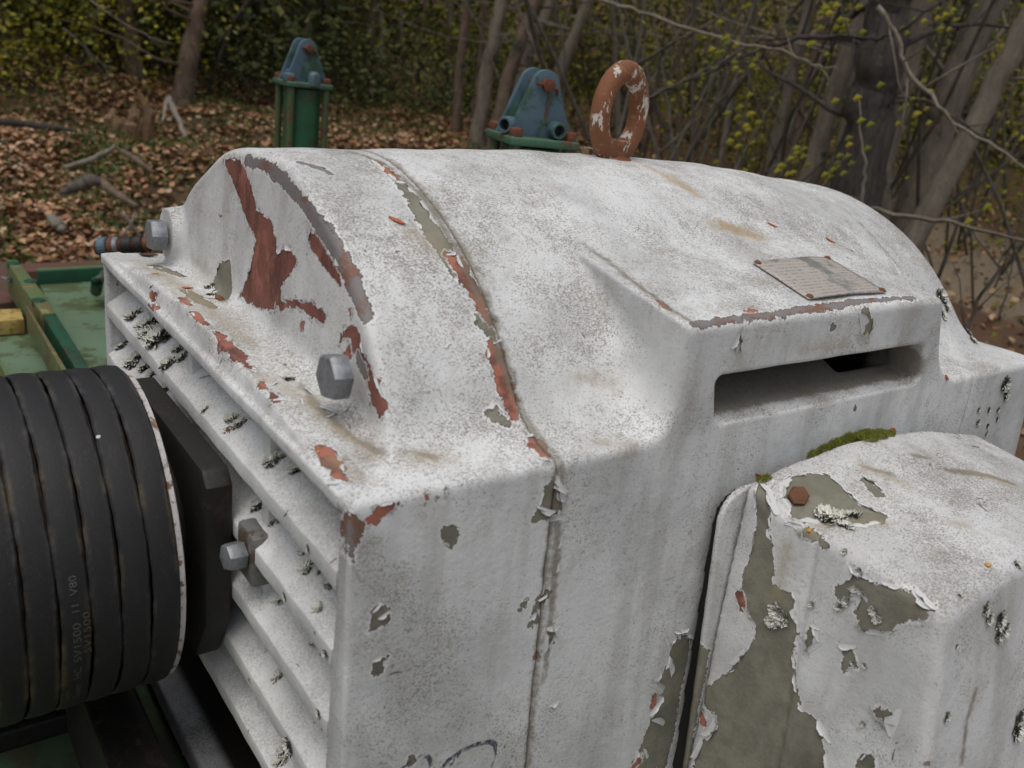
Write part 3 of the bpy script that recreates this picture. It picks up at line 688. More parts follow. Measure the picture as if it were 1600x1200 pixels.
M_paint = paint('weathered_white_paint', True)
M_term = paint('flaking_white_paint', True, .02, (.66, .67, .665), 1.0)
M_slat = paint('white_paint_on_louvres', False, .010, (.76, .77, .755), .45)
M_bolt = flat('zinc_plated_bolt', (.30, .315, .335), .45, .45, 120, .35, .0004, 300)
M_rustbolt = rusty('rusty_screw', (.17, .07, .042), (.22, .085, .035), amount=.6, scale=140)
M_dark = rusty('dark_oily_iron', (.014, .013, .011), (.040, .026, .018), .15, .6, scale=30)
M_eye = rusty('rusty_lifting_eye', (.37, .19, .085), (.27, .105, .042), .60, .75, scale=70, white=.26)
M_shaft = rusty('dull_painted_hub', (.33, .32, .25), (.22, .12, .05), .3, .5, scale=50)
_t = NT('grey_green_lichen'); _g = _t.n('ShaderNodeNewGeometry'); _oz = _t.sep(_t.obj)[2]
_c = _t.mix(_t.ss(_oz, -.02, .15), (.08, .075, .06), (.74, .74, .66)); _c = _t.mix(_t.ss(_t.noise(5, 4, .7), .5, .7), _c, (.42, .43, .35)); _c = _t.mix(_g.outputs['Backfacing'], _c, (.05, .045, .035))  # low parts and undersides darkened in colour as shadows between the lobes
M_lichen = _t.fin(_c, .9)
M_flake_t = NT('paint_flake')
_g = M_flake_t.n('ShaderNodeNewGeometry'); M_flake = M_flake_t.fin(M_flake_t.mix(_g.outputs['Backfacing'], (.66, .67, .66), (.33, .32, .27)), .6, 0.0, M_flake_t.bump(M_flake_t.noise(300, 3), .0005, .5))

motor = empty('electric_motor', (-.28, .41, -.45))
tag(motor, 'big grey white electric motor with peeling paint, louvred end and rusty lifting eye', 'electric motor')
LAST = []
def cast(name, F, X, Y, Z, m, parent, label=None):
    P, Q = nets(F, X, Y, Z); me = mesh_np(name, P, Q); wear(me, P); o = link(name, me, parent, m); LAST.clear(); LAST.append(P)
    if label: o['label'] = label
    return o
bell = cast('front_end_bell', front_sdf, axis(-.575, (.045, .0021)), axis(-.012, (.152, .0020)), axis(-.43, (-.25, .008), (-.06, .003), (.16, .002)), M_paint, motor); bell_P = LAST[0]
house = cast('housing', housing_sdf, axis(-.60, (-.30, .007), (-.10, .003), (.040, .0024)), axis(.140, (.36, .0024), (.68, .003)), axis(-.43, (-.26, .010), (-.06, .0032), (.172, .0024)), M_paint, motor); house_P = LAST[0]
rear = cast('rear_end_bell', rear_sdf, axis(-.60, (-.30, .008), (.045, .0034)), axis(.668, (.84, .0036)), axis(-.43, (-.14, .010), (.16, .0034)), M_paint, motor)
# louvre slats
for i, zs in enumerate(SLATS):
    s = MB(); a = .62; ca, sa = math.cos(a), math.sin(a); n = 40; vs = []
    prof = [(0, 0), (.075, 0), (.075, -.006), (.002, -.0125), (0, -.0125)]
    poly = []
    for l, h in prof: poly.append((l * ca - h * sa * (1 if l > .01 else 0), zs + l * sa + h * (ca if l > .01 else 1)))
    for k in range(n + 1):
        x = -.5485 + k * .537 / n; w = .0006 * math.sin(k * 1.7 + i)
        vs += [(x, y, z + w) for y, z in poly]
    m_ = len(poly); fs = [tuple(range(m_))]
    for k in range(n):
        for j in range(m_): fs.append((k * m_ + j, k * m_ + (j + 1) % m_, (k + 1) * m_ + (j + 1) % m_, (k + 1) * m_ + j))
    fs.append(tuple(n * m_ + j for j in range(m_)))
    s.add(vs, fs); o = s.build('louvre_slat', M_slat, bell, bevel=.0016)
for xr in (-.318, -.150):
    s = MB(); s.prism([(.012, -.012), (.085, -.012), (.085, -.262), (.012, -.262)], xr - .006, xr + .006, Matrix(((0, 1, 0), (1, 0, 0), (0, 0, 1))))
    s.build('rib', M_slat, bell, bevel=.002)
# bearing cover plate, lug and shaft
s = MB(); pts = [(-.104, .075), (-.094, .085), (.094, .085), (.104, .075), (.104, -.040), (.080, -.085), (-.080, -.085), (-.104, -.040)]
s.prism(pts, -.021, -.001, T=(-.28, 0, -.148)); s.build('bearing_cover', M_dark, motor, bevel=.003)
s = MB(); s.lathe([(.060, 0), (.060, .02), (.052, .026)], 40, Matrix.Rotation(math.pi / 2, 3, 'X'), (-.28, -.020, -.148)); s.build('bearing_cap', M_dark, motor, bevel=.002)
M_lug = rusty('grimy_grey_lug', (.20, .20, .19), (.13, .09, .06), .3, .7, scale=50)
s = MB(); s.box((-.150, .008, -.116), (.016, .010, .020), b=.004); lug = s.build('bearing_lug', M_lug, motor, bevel=.0)
auto(lug)
def hexhead(af, h, n=6):
    R = af / math.sqrt(3); v = []; f = []
    rings = [(R, 0), (R, h * .80), (R * .90, h)]
    for r, z in rings:
        for k in range(6): a = math.pi / 3 * k; v.append((r * math.cos(a), r * math.sin(a), z))
    for i in range(2):
        for k in range(6): k2 = (k + 1) % 6; f.append((i * 6 + k, i * 6 + k2, (i + 1) * 6 + k2, (i + 1) * 6 + k))
    f.append(tuple(range(12, 18))); f.append(tuple(range(6))[::-1])
    s = MB(); s.add(v, f); return s
def screw(name, af, h, loc, d, m, parent, spin=0.3, washer=0):
    s = hexhead(af, h)
    if washer: s.lathe([(washer, -.003), (washer, .0)], 24)
    o = s.build(name, m, parent, bevel=af * .025)
    o.matrix_basis = Matrix.Translation(loc) @ zto(d).to_4x4() @ Matrix.Rotation(spin, 4, 'Z'); return o
screw('cap_screw', .0270, .0125, (-.088, .036, .039), (0, -1, .03), M_bolt, motor, .25)
screw('cap_screw', .0270, .0140, (-.472, .036, .039), (0, -1, .03), M_bolt, motor, .1)
screw('cap_screw', .0180, .013, (-.148, -.004, -.114), (.1, -1, .05), M_bolt, motor, .4)
# sheave on the shaft
YP = -.040
NB = 8; PITCH = .0193
s = MB(); prof = [(.045, .0049)]
for k in range(NB):
    y = .0048 + k * PITCH; prof += [(.1185, y + .0006), (.112, y + .003), (.112, y + PITCH - .004), (.1185, y + PITCH - .0008), (.1185, y + PITCH)]
prof += [(.124, prof[-1][1] + .002), (.124, prof[-1][1] + .006), (.045, prof[-1][1] + .006)]
RY90 = Matrix.Rotation(math.pi / 2, 3, 'X')
M_sheave = rusty('chipped_white_sheave', (.56, .54, .53), (.20, .11, .07), .18, .6, scale=70); M_groove = rusty('dark_groove', (.035, .028, .022), (.10, .045, .02), .35, .7, scale=60)  # pulley body is darker than the white rim, with rust patches
s.lathe(prof, 128, RY90, (-.28, YP, -.148)); pul = s.build('pulley', M_groove, motor, fix=True); auto(pul)
s = MB(); s.lathe([(.047, 0), (.1215, 0), (.1243, .0012), (.1243, .0047), (.047, .0047)], 128, RY90, (-.28, YP, -.148)); rim = s.build('rim', M_sheave, pul); auto(rim)
s = MB(); s.lathe([(.0455, -.022), (.0455, .0), (.040, .004)], 40, RY90, (-.28, YP + .0, -.148)); hub = s.build('hub', M_shaft, pul, bevel=.002)
s = MB(); s.lathe([(.024, -.06), (.024, .22)], 28, RY90, (-.28, YP, -.148)); s.build('shaft', M_dark, motor)
# drive belts
tb = NT('worn_black_rubber'); gx = tb.noise(7, 4, .6); dd = tb.ss(tb.noise(60, 5, .75, tb.vec((.5, 2.2, .5))), .50, .78)
cb = tb.mix(tb.math('MULTIPLY', dd, .55), (.0170, .0165, .0175), (.036, .034, .031))
cb = tb.mix(tb.math('MULTIPLY', tb.ss(tb.noise(9, 4, .65), .55, .72), .35), cb, (.095, .083, .040))
cb = tb.mix(tb.math('MULTIPLY', tb.ss(tb.noise(70, 5, .8, tb.vec((.6, 1.0, .6))), .60, .70), .5), cb, (.012, .011, .011))
_by = tb.sep(tb.obj)[1]; _fr = tb.math('ABSOLUTE', tb.math('SUBTRACT', tb.math('FRACT', tb.math('DIVIDE', tb.math('ADD', _by, .0448 + .0193 * 20), .0193)), .5))
cb = tb.mix(tb.math('MULTIPLY', tb.ss(_fr, .24, .46), tb.ss(tb.noise(13, 5, .75), .46, .66)), cb, tb.mix(tb.ss(tb.noise(6, 3), .45, .6), (.075, .073, .070), (.115, .090, .040)))
cb = tb.mix(tb.ss(tb.noise(900, 2, .6), .70, .76), cb, (.12, .12, .12))
M_belt = tb.fin(cb, .62, 0.0, tb.bump(tb.noise(420, 3, .8), .0006, .6), .35)
def belt_path(R):
    c1 = Vector((-.28, -.148)); ph = math.radians(214); c2 = c1 + Vector((math.cos(ph), math.sin(ph))) * .66; pts = []
    for k in range(97):
        a = ph - math.pi / 2 - math.pi * k / 96; pts.append(c1 + Vector((math.cos(a), math.sin(a))) * R)
    for k in range(33):
        a = ph + math.pi / 2 - math.pi * k / 32; pts.append(c2 + Vector((math.cos(a), math.sin(a))) * R)
    return pts, c1, c2
LBL = ['black V belt nearest the motor, beside the white sheave rim', 'second black V belt from the white sheave rim, ochre dust along its edge', 'third black V belt from the white sheave rim, above the chip of grit',
       'black V belt printed with faint lettering', 'black V belt to the left of the lettered one, with a rusty groove beside it', 'second black V belt left of the lettered one', 'third black V belt left of the lettered one, at the left picture edge', 'outermost black V belt of the set, farthest from the motor']
lettered = None
for k in range(NB):
    yc = YP - .0048 - PITCH * (k + .5); wid = .0181 * .5 * (1 + .012 * math.sin(k * 2.3)); Ro = .1262 + .0006 * math.sin(k * 3.1)
    path, c1, c2 = belt_path(1.0); loop = []
    prof = [(-wid, -.0016), (-wid * .86, -.0002), (-wid * .3, .0004), (wid * .3, .0004), (wid * .86, -.0002), (wid, -.0016), (wid * .68, -.0125), (-wid * .68, -.0125)]
    pth, c1, c2 = belt_path(Ro); vs = []; fs = []; m_ = len(prof); L = len(pth)
    for i, p in enumerate(pth):
        t = (pth[(i + 1) % L] - pth[i - 1]).normalized(); nrm = Vector((t.y, -t.x))
        cc = c1 if (p - c1).length < (p - c2).length else c2
        if nrm.dot(p - cc) < 0: nrm = -nrm
        j = .0006 * math.sin(i * .23 + k * 1.9) + .0002 * math.sin(i * 1.3 + k)
        for a, b in prof: q = p + nrm * b; vs.append((q.x, yc + a + j, q.y))
    for i in range(L):
        for j in range(m_): fs.append((i * m_ + j, i * m_ + (j + 1) % m_, ((i + 1) % L) * m_ + (j + 1) % m_, ((i + 1) % L) * m_ + j))
    s = MB(); s.add(vs, fs); o = s.build('drive_belt', M_belt); auto(o, 40)
    tag(o, LBL[k], 'drive belt', 'V belts wrapped side by side on the sheave')
    if k == 3: lettered = o; ylet = yc
    if k == 0: Rlet = Ro
# faint print on one belt
M_print = flat('faint_grey_print', (.115, .115, .110), .7, .5, 500, bs=700)
M_print2 = flat('faint_ochre_print', (.12, .095, .045), .7, .5, 500, bs=700)
def belt_text(txt, size, ang0, ang1, yoff, m, parent):
    cu = bpy.data.curves.new('print', 'FONT'); cu.body = txt; cu.size = 1; cu.resolution_u = 3
    ob = bpy.data.objects.new('print', cu); col.objects.link(ob); dg = bpy.context.evaluated_depsgraph_get()
    me = bpy.data.meshes.new_from_object(ob.evaluated_get(dg)); bpy.data.objects.remove(ob)
    bm = bmesh.new(); bm.from_mesh(me); bmesh.ops.subdivide_edges(bm, edges=[e for e in bm.edges if e.calc_length() > .25], cuts=3)
    w = max(v.co.x for v in bm.verts)
    for v in bm.verts:
        a = math.radians(ang0 + (ang1 - ang0) * v.co.x / w); R = .12735 + .0
        v.co = Vector((-.28 + R * math.cos(a), ylet + yoff - (v.co.y - .35) * size, -.148 + R * math.sin(a)))
    bm.to_mesh(me); bm.free(); link('printed_lettering', me, parent, m)
belt_text('Super', .0062, -33, -23, .0005, M_print, lettered); belt_text('HC.', .0066, -20, -14, .0, M_print, lettered)
belt_text('5V1500', .0070, -12, 3, .0, M_print, lettered); belt_text('11', .0066, 6, 9, .0, M_print, lettered); belt_text('V80', .0066, 12, 18, .0, M_print, lettered)
belt_text('5V1500', .0060, -9, 6, .0062, M_print2, lettered); belt_text('Supe', .0060, -34, -25, -.0062, M_print2, lettered)
dp = MB(); dp.lathe([(.03, 0), (.121, 0), (.121, NB * PITCH + .01), (.03, NB * PITCH + .01)], 64, RY90, (c2.x, YP, c2.y))
tag(dp.build('driven_pulley', M_sheave), 'lower driven sheave that the black belts run down to behind the motor', 'pulley')
# lifting eye
s = MB(); n1, n2 = 56, 24; R0, r0 = .0352, .0102; az = math.radians(104); cz = .1965; vs = []; fs = []
ex = Vector((math.cos(az), math.sin(az), 0)); en = Vector((-math.sin(az), math.cos(az), 0))
lean = Matrix.Rotation(math.radians(1), 3, en)
EC = Vector((-.280, .4100, cz))
for i in range(n1):
    a = 2 * math.pi * i / n1; dr = ex * math.cos(a) * .93 + Vector((0, 0, 1)) * math.sin(a) * 1.08
    low = max(0, -math.sin(a)) ** 6; rr = r0 * (1 + .10 * low)
    for j in range(n2):
        b = 2 * math.pi * j / n2; vs.append(EC + dr * (R0 + rr * math.cos(b)) + en * rr * .95 * math.sin(b))
for i in range(n1):
    for j in range(n2): fs.append((i * n2 + j, i * n2 + (j + 1) % n2, ((i + 1) % n1) * n2 + (j + 1) % n2, ((i + 1) % n1) * n2 + j))
s.add(vs, fs); s.lathe([(.020, -.010), (.020, .0), (.018, .003), (.0125, .006), (.0135, .014), (.016, .020)], 28, None, (EC.x, EC.y, .1515))
eye = s.build('lifting_eye', M_eye, motor, smooth=True)
s = MB(); s.box((0, 0, 0), (.006, .005, .004), b=.001); o = s.build('washer_tab', M_shaft, eye); o.location = (-.296, .392, .157)
# name plate riveted on the outlet
NP = [(-.0809, .4005, .0994), (-.087, .5128, .0986), (-.0172, .5041, .0865), (-.0186, .3977, .0863)]
s = MB(); n_ = 14; vs = []; fs = []
c4 = [Vector(p) for p in NP]; nn = (c4[1] - c4[0]).cross(c4[3] - c4[0]).normalized(); nn = nn if nn.z > 0 else -nn
for lay in (0, 1):
    for i in range(n_ + 1):
        for j in range(n_ + 1):
            u, v = i / n_, j / n_; p = c4[0] * (1 - u) * (1 - v) + c4[1] * u * (1 - v) + c4[2] * u * v + c4[3] * (1 - u) * v
            lift = .0022 + .0014 * math.sin(u * 3.1) * abs(2 * v - 1) ** 2
            ff = float(motor_sdf(np.array([p.x]), np.array([p.y]), np.array([p.z]))[0])
            vs.append(p + nn * (lift - min(ff, .0) - lay * .0011))
m1 = (n_ + 1) ** 2
for i in range(n_):
    for j in range(n_):
        a = i * (n_ + 1) + j; q = (a, a + n_ + 1, a + n_ + 2, a + 1); fs.append(q); fs.append(tuple(t + m1 for t in q[::-1]))
for k in range(n_):
    for a, b in ((k, k + 1), ((k + 1) * (n_ + 1), k * (n_ + 1)), (n_ * (n_ + 1) + k + 1, n_ * (n_ + 1) + k), (k * (n_ + 1) + n_, (k + 1) * (n_ + 1) + n_)):
        fs.append((a, b, b + m1, a + m1))
s.add(vs, fs)
tn = NT('weathered_brass_plate'); e1 = (c4[1] - c4[0]).normalized()
_o = tn.sep(tn.obj); rows = tn.math('MULTIPLY', tn.ss(tn.math('SINE', tn.math('MULTIPLY', tn.math('ADD', _o[0], tn.math('MULTIPLY', _o[1], .02)), 1250)), -.1, .5), tn.ss(tn.noise(1, 3, .7, tn.vec((130, 420, 130))), .46, .56)); cells = tn.noise(210, 2, .5)
c_ = tn.mix(tn.noise(70, 5, .7), (.50, .46, .415), (.42, .39, .36)); c_ = tn.mix(tn.math('MULTIPLY', rows, .75), c_, (.25, .21, .18))
c_ = tn.mix(tn.ss(tn.noise(330, 2, .8), .66, .72), c_, (.66, .57, .50)); c_ = tn.mix(tn.ss(tn.noise(25, 4), .56, .68), c_, (.20, .21, .19))
M_np = tn.fin(c_, .5, .12, tn.bump(rows, .0006, .7))
npl = s.build('nameplate', M_np, motor, smooth=True)
for k in range(4):
    p = c4[k] * .93 + (c4[0] + c4[1] + c4[2] + c4[3]) / 4 * .07 + nn * .0024
    s = MB(); s.lathe([(.0032, 0), (.0030, .0008), (.0016, .0018)], 12); o = s.build('rivet', M_rustbolt, npl, smooth=False)
    o.matrix_basis = Matrix.Translation(p) @ zto(nn).to_4x4()
# conduit box
term = cast('terminal_box', term_sdf, axis(.016, (.150, .0024), (.30, .0022)), axis(.28, (.48, .0021), (.72, .0038)), axis(-.475, (-.26, .008), (.0, .0022)), M_term, motor, 'flaking terminal box on the near side of the motor'); term_P = LAST[0]
gp = cast('gasket_plate', plate_sdf, axis(-.004, (.045, .0024)), axis(.28, (.40, .0035), (.73, .006)), axis(-.46, (-.25, .008), (-.02, .0035)), M_paint, motor)
M_gap_shade = flat('black_gap_shade', (.012, .012, .011), .8, .5, 60)  # black colour for the shaded gap behind the plate
cast('gap_shade_block', gap_shade_sdf, axis(-.004, (.045, .0026)), axis(.28, (.40, .004), (.73, .008)), axis(-.46, (-.02, .004)), M_gap_shade, motor)
screw('cover_screw', .0135, .0090, (.0497, .3434, -.0417), (.50, -.62, .50), M_rustbolt, term, .2)
# feet
for y0 in (.06, .70):
    s = MB(); s.box((-.28, y0, -.432), (.33, .05, .018), b=.004); s.build('foot', M_paint, motor)
# ------------------------------------------------------------------ lichen rosettes, curled flakes
def lichen_mesh(seed, lobes=26):
    """rosette of thin crinkled lobes, tips lifted; single sheets, pale above and dark beneath"""
    r = random.Random(seed); V = []; F = []
    for k in range(lobes):
        a = r.uniform(0, 6.283); ring = r.random() ** .6; r0 = ring * .72; l = r.uniform(.20, .42); w = r.uniform(.07, .15); hh = r.uniform(.10, .30); tw = r.uniform(-.8, .8)
        cx, cy = r0 * math.cos(a), r0 * math.sin(a); a2 = a + r.gauss(0, .6); n0 = len(V); nu, nv = 3, 4; base = .06 + .16 * (1 - ring) + r.uniform(0, .10)
        for i in range(nu + 1):
            u = i / nu; ww = w * (.35 + 1.1 * math.sin(.3 + u * 1.9)); z0 = base + hh * u ** 1.6
            for j in range(nv + 1):
                v = (j / nv - .5) * 2; aa = a2 + tw * u * .5
                x = cx + l * u * math.cos(aa) - ww * v * math.sin(aa); y = cy + l * u * math.sin(aa) + ww * v * math.cos(aa)
                V.append((x, y, z0 + .13 * abs(v) ** 1.3 * (.4 + u) - .06 * (1 - abs(v)) + r.uniform(-.025, .025)))
        for i in range(nu):
            for j in range(nv): q = n0 + i * (nv + 1) + j; F.append((q, q + nv + 1, q + nv + 2, q + 1))
    n0 = len(V); K = 14                                    # base disc, coloured dark as the shade under the lobes
    for i in range(K): a = 6.283 * i / K; q = r.uniform(.55, .85); V.append((q * math.cos(a), q * math.sin(a), .02))
    V.append((0, 0, .10))
    for i in range(K): F.append((n0 + (i + 1) % K, n0 + i, n0 + K))
    return mesh('lichen', V, F, True)
LM = [lichen_mesh(i, 46 + 6 * i) for i in range(5)]
for m_ in LM: m_.materials.append(M_lichen)
PARENT = {'s': bell, 'h': house, 't': term, 'r': rear}
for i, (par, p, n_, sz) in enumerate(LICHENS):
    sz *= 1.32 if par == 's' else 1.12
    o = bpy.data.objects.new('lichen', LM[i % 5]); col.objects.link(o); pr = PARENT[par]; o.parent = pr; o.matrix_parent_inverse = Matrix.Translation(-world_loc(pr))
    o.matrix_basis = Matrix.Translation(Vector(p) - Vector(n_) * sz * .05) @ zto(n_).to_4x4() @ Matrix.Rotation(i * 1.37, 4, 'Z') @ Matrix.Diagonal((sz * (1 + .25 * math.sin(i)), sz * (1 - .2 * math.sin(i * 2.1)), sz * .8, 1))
def flake_mesh(seed):
    r = random.Random(seed); nu, nv = 7, 7; V = []; F = []
    R = r.uniform(.35, .8); out = [r.uniform(.7, 1.15) for _ in range(nv + 1)]
    for i in range(nu + 1):
        for j in range(nv + 1):
            u = i / nu; v = (j / nv - .5) * 2; edge = out[j] * (1 - .55 * abs(v) ** 2.2) + .06 * math.sin(9 * v + seed)
            s_ = u * max(edge, .15); a = s_ / R * (.55 + .45 * s_)
            V.append((R * math.sin(a), v * (.95 - .12 * u) + .05 * math.sin(5 * u + seed), .02 + R * (1 - math.cos(a)) * .9 + .03 * math.sin(4 * v + 3 * u)))
    for i in range(nu):
        for j in range(nv): q = i * (nv + 1) + j; F.append((q, q + nv + 1, q + nv + 2, q + 1))
    me = mesh('paint_flake', V, F, True); me.materials.append(M_flake); return me
FM = [flake_mesh(i) for i in range(6)]
def edge_flakes(o, P, key, count, seed, smin_, smax_, box=None):
    '''flakes still hanging on along the torn edge of the paint: root outside the bare spot, tip over it'''
    r = np.random.default_rng(seed); v = np.empty(len(P), np.float32); o.data.attributes[key].data.foreach_get('value', v); nr = np.empty(len(P) * 3, np.float32); o.data.vertices.foreach_get('normal', nr); nr = nr.reshape(-1, 3)
    s = np.nonzero((v > -.0018) & (v < .0002))[0]; vis = ((P[s] - np.array(cam.matrix_world.translation)) * nr[s]).sum(1) < -.02; s = s[vis]
    if box is not None: s = s[((P[s] > box[0]) & (P[s] < box[1])).all(1)]
    if not len(s): return
    for i in r.choice(s, min(count, len(s)), replace=False):
        near = np.nonzero((np.abs(P - P[i]) < .007).all(1))[0]; w = v[near]; g = ((P[near] - P[i]) * (w - v[i])[:, None]).sum(0)
        if np.linalg.norm(g) < 1e-9: continue
        FLAKES.append(({bell: 's', house: 'h', term: 't', rear: 'r'}[o], tuple(P[i]), tuple(nr[i]), tuple(g / np.linalg.norm(g)), float(r.uniform(smin_, smax_) * r.uniform(.6, 1))))
edge_flakes(term, term_P, 'peel_olive', 110, 1, .003, .0120)
edge_flakes(house, house_P, 'peel_olive', 44, 2, .004, .011)
edge_flakes(bell, bell_P, 'peel_olive', 26, 3, .003, .0065)
edge_flakes(bell, bell_P, 'peel_red', 26, 4, .002, .0055)
edge_flakes(bell, bell_P, 'peel_brown', 34, 5, .002, .006)
for i, (par, p, n_, d, sz) in enumerate(FLAKES):
    # p on the surface, n_ the surface normal, d the direction the flake points (away from where it is still stuck)
    o = bpy.data.objects.new('paint_flake', FM[i % 6]); col.objects.link(o); pr = PARENT[par]; o.parent = pr; o.matrix_parent_inverse = Matrix.Translation(-world_loc(pr))
    n3 = Vector(n_); dx = Vector(d); dx = (dx - n3 * dx.dot(n3)).normalized(); dy = n3.cross(dx)
    o.matrix_basis = Matrix.Translation(Vector(p) - dx * sz * .35 + n3 * .0002) @ Matrix((dx, dy, n3)).transposed().to_4x4() @ Matrix.Diagonal((sz, sz * 1.2, sz * .42, 1))
# ------------------------------------------------------------------ ground, one sheet to the horizon
CX, CY = .38736, -.2051
def gz(x, y):
    """height of the forest floor: a yard below the motor, a bank rising away to the left"""
    s = np.maximum(0, -x - 1.4); D = np.hypot(x - CX, y - CY)
    h = -1.22 + .085 * s + .030 * np.maximum(0, D - 9) * (x < 0)
    az = np.arctan2(y - CY, x - CX)                        # pi = left of the picture, ~1.9 = right
    h = h + .06 * np.clip((az - 2.3) / .6, 0, 1) * np.clip(D - 3.0, 0, 5.5) - .10 * np.clip((az - 2.3) / .6, 0, 1) * np.clip(D - 9.5, 0, 7)
    h = h + .22 * np.maximum(0, D - 17) * np.clip((az - 1.2) / .4, 0, 1)
    b = .10 * np.sin(x * 1.3 + y * .7) + .07 * np.sin(x * 2.9 - y * 2.1 + 1) + .035 * np.sin(x * 6.1 + y * 5.3) + .02 * np.sin(x * 12 - y * 9)
    return h + b * np.clip((D - 2.6) / 2, 0, 1)
ax_ = np.concatenate([np.linspace(-320, -40, 22)[:-1], np.linspace(-40, -12, 45)[:-1], np.linspace(-12, 3, 130)[:-1], np.linspace(3, 30, 20)[:-1], np.linspace(30, 320, 14)])
ay_ = np.concatenate([np.linspace(-320, -12, 18)[:-1], np.linspace(-12, -2, 20)[:-1], np.linspace(-2, 13, 130)[:-1], np.linspace(13, 40, 45)[:-1], np.linspace(40, 320, 22)])
XX, YY = np.meshgrid(ax_, ay_, indexing='ij'); ZZ = np.minimum(gz(XX, YY), 14)
n0, n1_ = XX.shape; I_ = np.arange(n0 * n1_).reshape(n0, n1_)
Qg = np.stack([I_[:-1, :-1], I_[1:, :-1], I_[1:, 1:], I_[:-1, 1:]], -1).reshape(-1, 4)
t = NT('forest_floor'); nb_ = t.noise(3.2, 6, .65)
c = t.mix(t.noise(26, 6, .75), (.075, .045, .026), (.15, .092, .050)); c = t.mix(t.ss(t.noise(1.4, 5, .7), .52, .62), c, (.045, .055, .018))
vc = t.voro(19, None, 'F1', 'Color'); c = t.mix(.45, c, t.mul(1.0, t.mix(.75, vc, (.6, .6, .6)), (.30, .17, .09)))
px_ = t.sep(t.obj); path = t.math('MULTIPLY', t.ss(t.math('ADD', t.math('ADD', t.math('MULTIPLY', px_[0], -.28), px_[1]), t.math('MULTIPLY', t.noise(.8, 3), 1.2)), 6.9, 7.3), t.math('SUBTRACT', 1.0, t.ss(t.math('ADD', t.math('MULTIPLY', px_[0], -.28), px_[1]), 9.4, 10.2)))
path = t.math('MULTIPLY', path, t.ss(px_[0], -6.2, -4.6))
c = t.mix(path, c, t.mix(t.noise(12, 5, .7), (.36, .29, .20), (.26, .20, .135)))
M_ground = t.fin(c, .95, 0.0, t.bump(t.noise(22, 6, .8), .05, .8))
g = link('ground', mesh_np('ground', np.stack([XX, YY, ZZ], -1).reshape(-1, 3), Qg), None, M_ground); tag(g, kind='structure')

def at_az(az, D): x = CX + D * math.cos(az); y = CY + D * math.sin(az); return Vector((x, y, float(gz(np.array(x), np.array(y)))))
# ------------------------------------------------------------------ scattered leaves
def quads_cloud(name, P, size, m, flat_=.0, asp=1.6, up=None, cols=None, bend=.35):
    """leaf shapes (two bent halves each) at the given points"""
    n = len(P); r = np.random.default_rng(abs(hash(name)) % 1000 if False else len(name) * 31 + n % 97)
    a = r.uniform(0, 2 * np.pi, n); tilt = r.normal(0, 1, (n, 3)); tilt /= np.linalg.norm(tilt, axis=1)[:, None]
    N = np.array([0, 0, 1.0]) * flat_ + tilt * (1 - flat_); N /= np.linalg.norm(N, axis=1)[:, None]
    d = np.stack([np.cos(a), np.sin(a), r.uniform(-.3, .3, n)], 1); d -= N * (d * N).sum(1)[:, None]; d /= np.linalg.norm(d, axis=1)[:, None]
    w = np.cross(N, d); s = (size * r.uniform(.6, 1.35, n))[:, None]; bd = N * s * bend * r.uniform(.2, 1, n)[:, None]
    V = np.stack([P - d * s * .5, P + w * s * .5 / asp + bd * .5, P + d * s * .5 + bd * .3, P - w * s * .5 / asp + bd * .5, ], 1).reshape(-1, 3)
    i = np.arange(n)[:, None] * 4
    T = np.concatenate([i + [0, 1, 2], i + [0, 2, 3]], 1).reshape(-1, 3)
    me = mesh_np(name, V, T, False)
    at = me.attributes.new('tone', 'FLOAT', 'FACE'); at.data.foreach_set('value', np.repeat(r.uniform(0, 1, n), 2).astype(np.float32))
    o = link(name, me, None, m); return o
def leafmat(name, stops, rough=.6, trans=0.0):
    t = NT(name); n = t.n('ShaderNodeValToRGB'); e = n.color_ramp.elements
    while len(e) < len(stops): e.new(.5)
    for i, (p, c) in enumerate(stops): e[i].position = p; e[i].color = (*c, 1)
    t.l(t.attr('tone'), n.inputs[0]); c = t.mul(.5, n.outputs[0], t.mix(t.noise(8, 3), (.5, .5, .5), (1.3, 1.3, 1.3)))
    t.fin(c, rough)
    if trans:
        tr = t.n('ShaderNodeBsdfTranslucent'); t.l(c, tr.inputs[0]); ms = t.n('ShaderNodeMixShader'); ms.inputs[0].default_value = trans
        t.l(t.p.outputs[0], ms.inputs[1]); t.l(tr.outputs[0], ms.inputs[2]); t.l(ms.outputs[0], t.out.inputs[0])
    return t.m
M_litter = leafmat('dry_beech_leaves', [(0, (.09, .040, .020)), (.3, (.24, .115, .048)), (.6, (.38, .205, .095)), (.85, (.50, .31, .17)), (1, (.58, .43, .29))], .7)
M_green = leafmat('spring_leaves', [(0, (.07, .085, .014)), (.35, (.15, .17, .02)), (.7, (.32, .32, .028)), (1, (.50, .42, .04))], .5, .35)
M_darkgreen = leafmat('dark_needles', [(0, (.026, .038, .011)), (.6, (.070, .088, .020)), (1, (.15, .165, .034))], .7)
M_herb = leafmat('green_herbs', [(0, (.04, .055, .012)), (.6, (.075, .10, .018)), (1, (.15, .17, .03))], .6, .2)
r = np.random.default_rng(11)
n = 125000; az = r.uniform(2.42, 3.55, n); D = 2.2 + 7.0 * r.uniform(0, 1, n) ** .9
x = CX + D * np.cos(az); y = CY + D * np.sin(az); z = gz(x, y) + r.uniform(.004, .045, n)
keep = (np.sin(x * 3.1 + 1.3 * np.sin(y * 2.3)) + np.sin(y * 4.3 + x * 1.7) + .8 * np.sin(x * 9 + y * 7)) > r.uniform(-2.6, -.6, n); x, y, z = x[keep], y[keep], z[keep]
tag(quads_cloud('leaf_litter', np.stack([x, y, z], 1), .043, M_litter, .62, 1.35), kind='stuff')
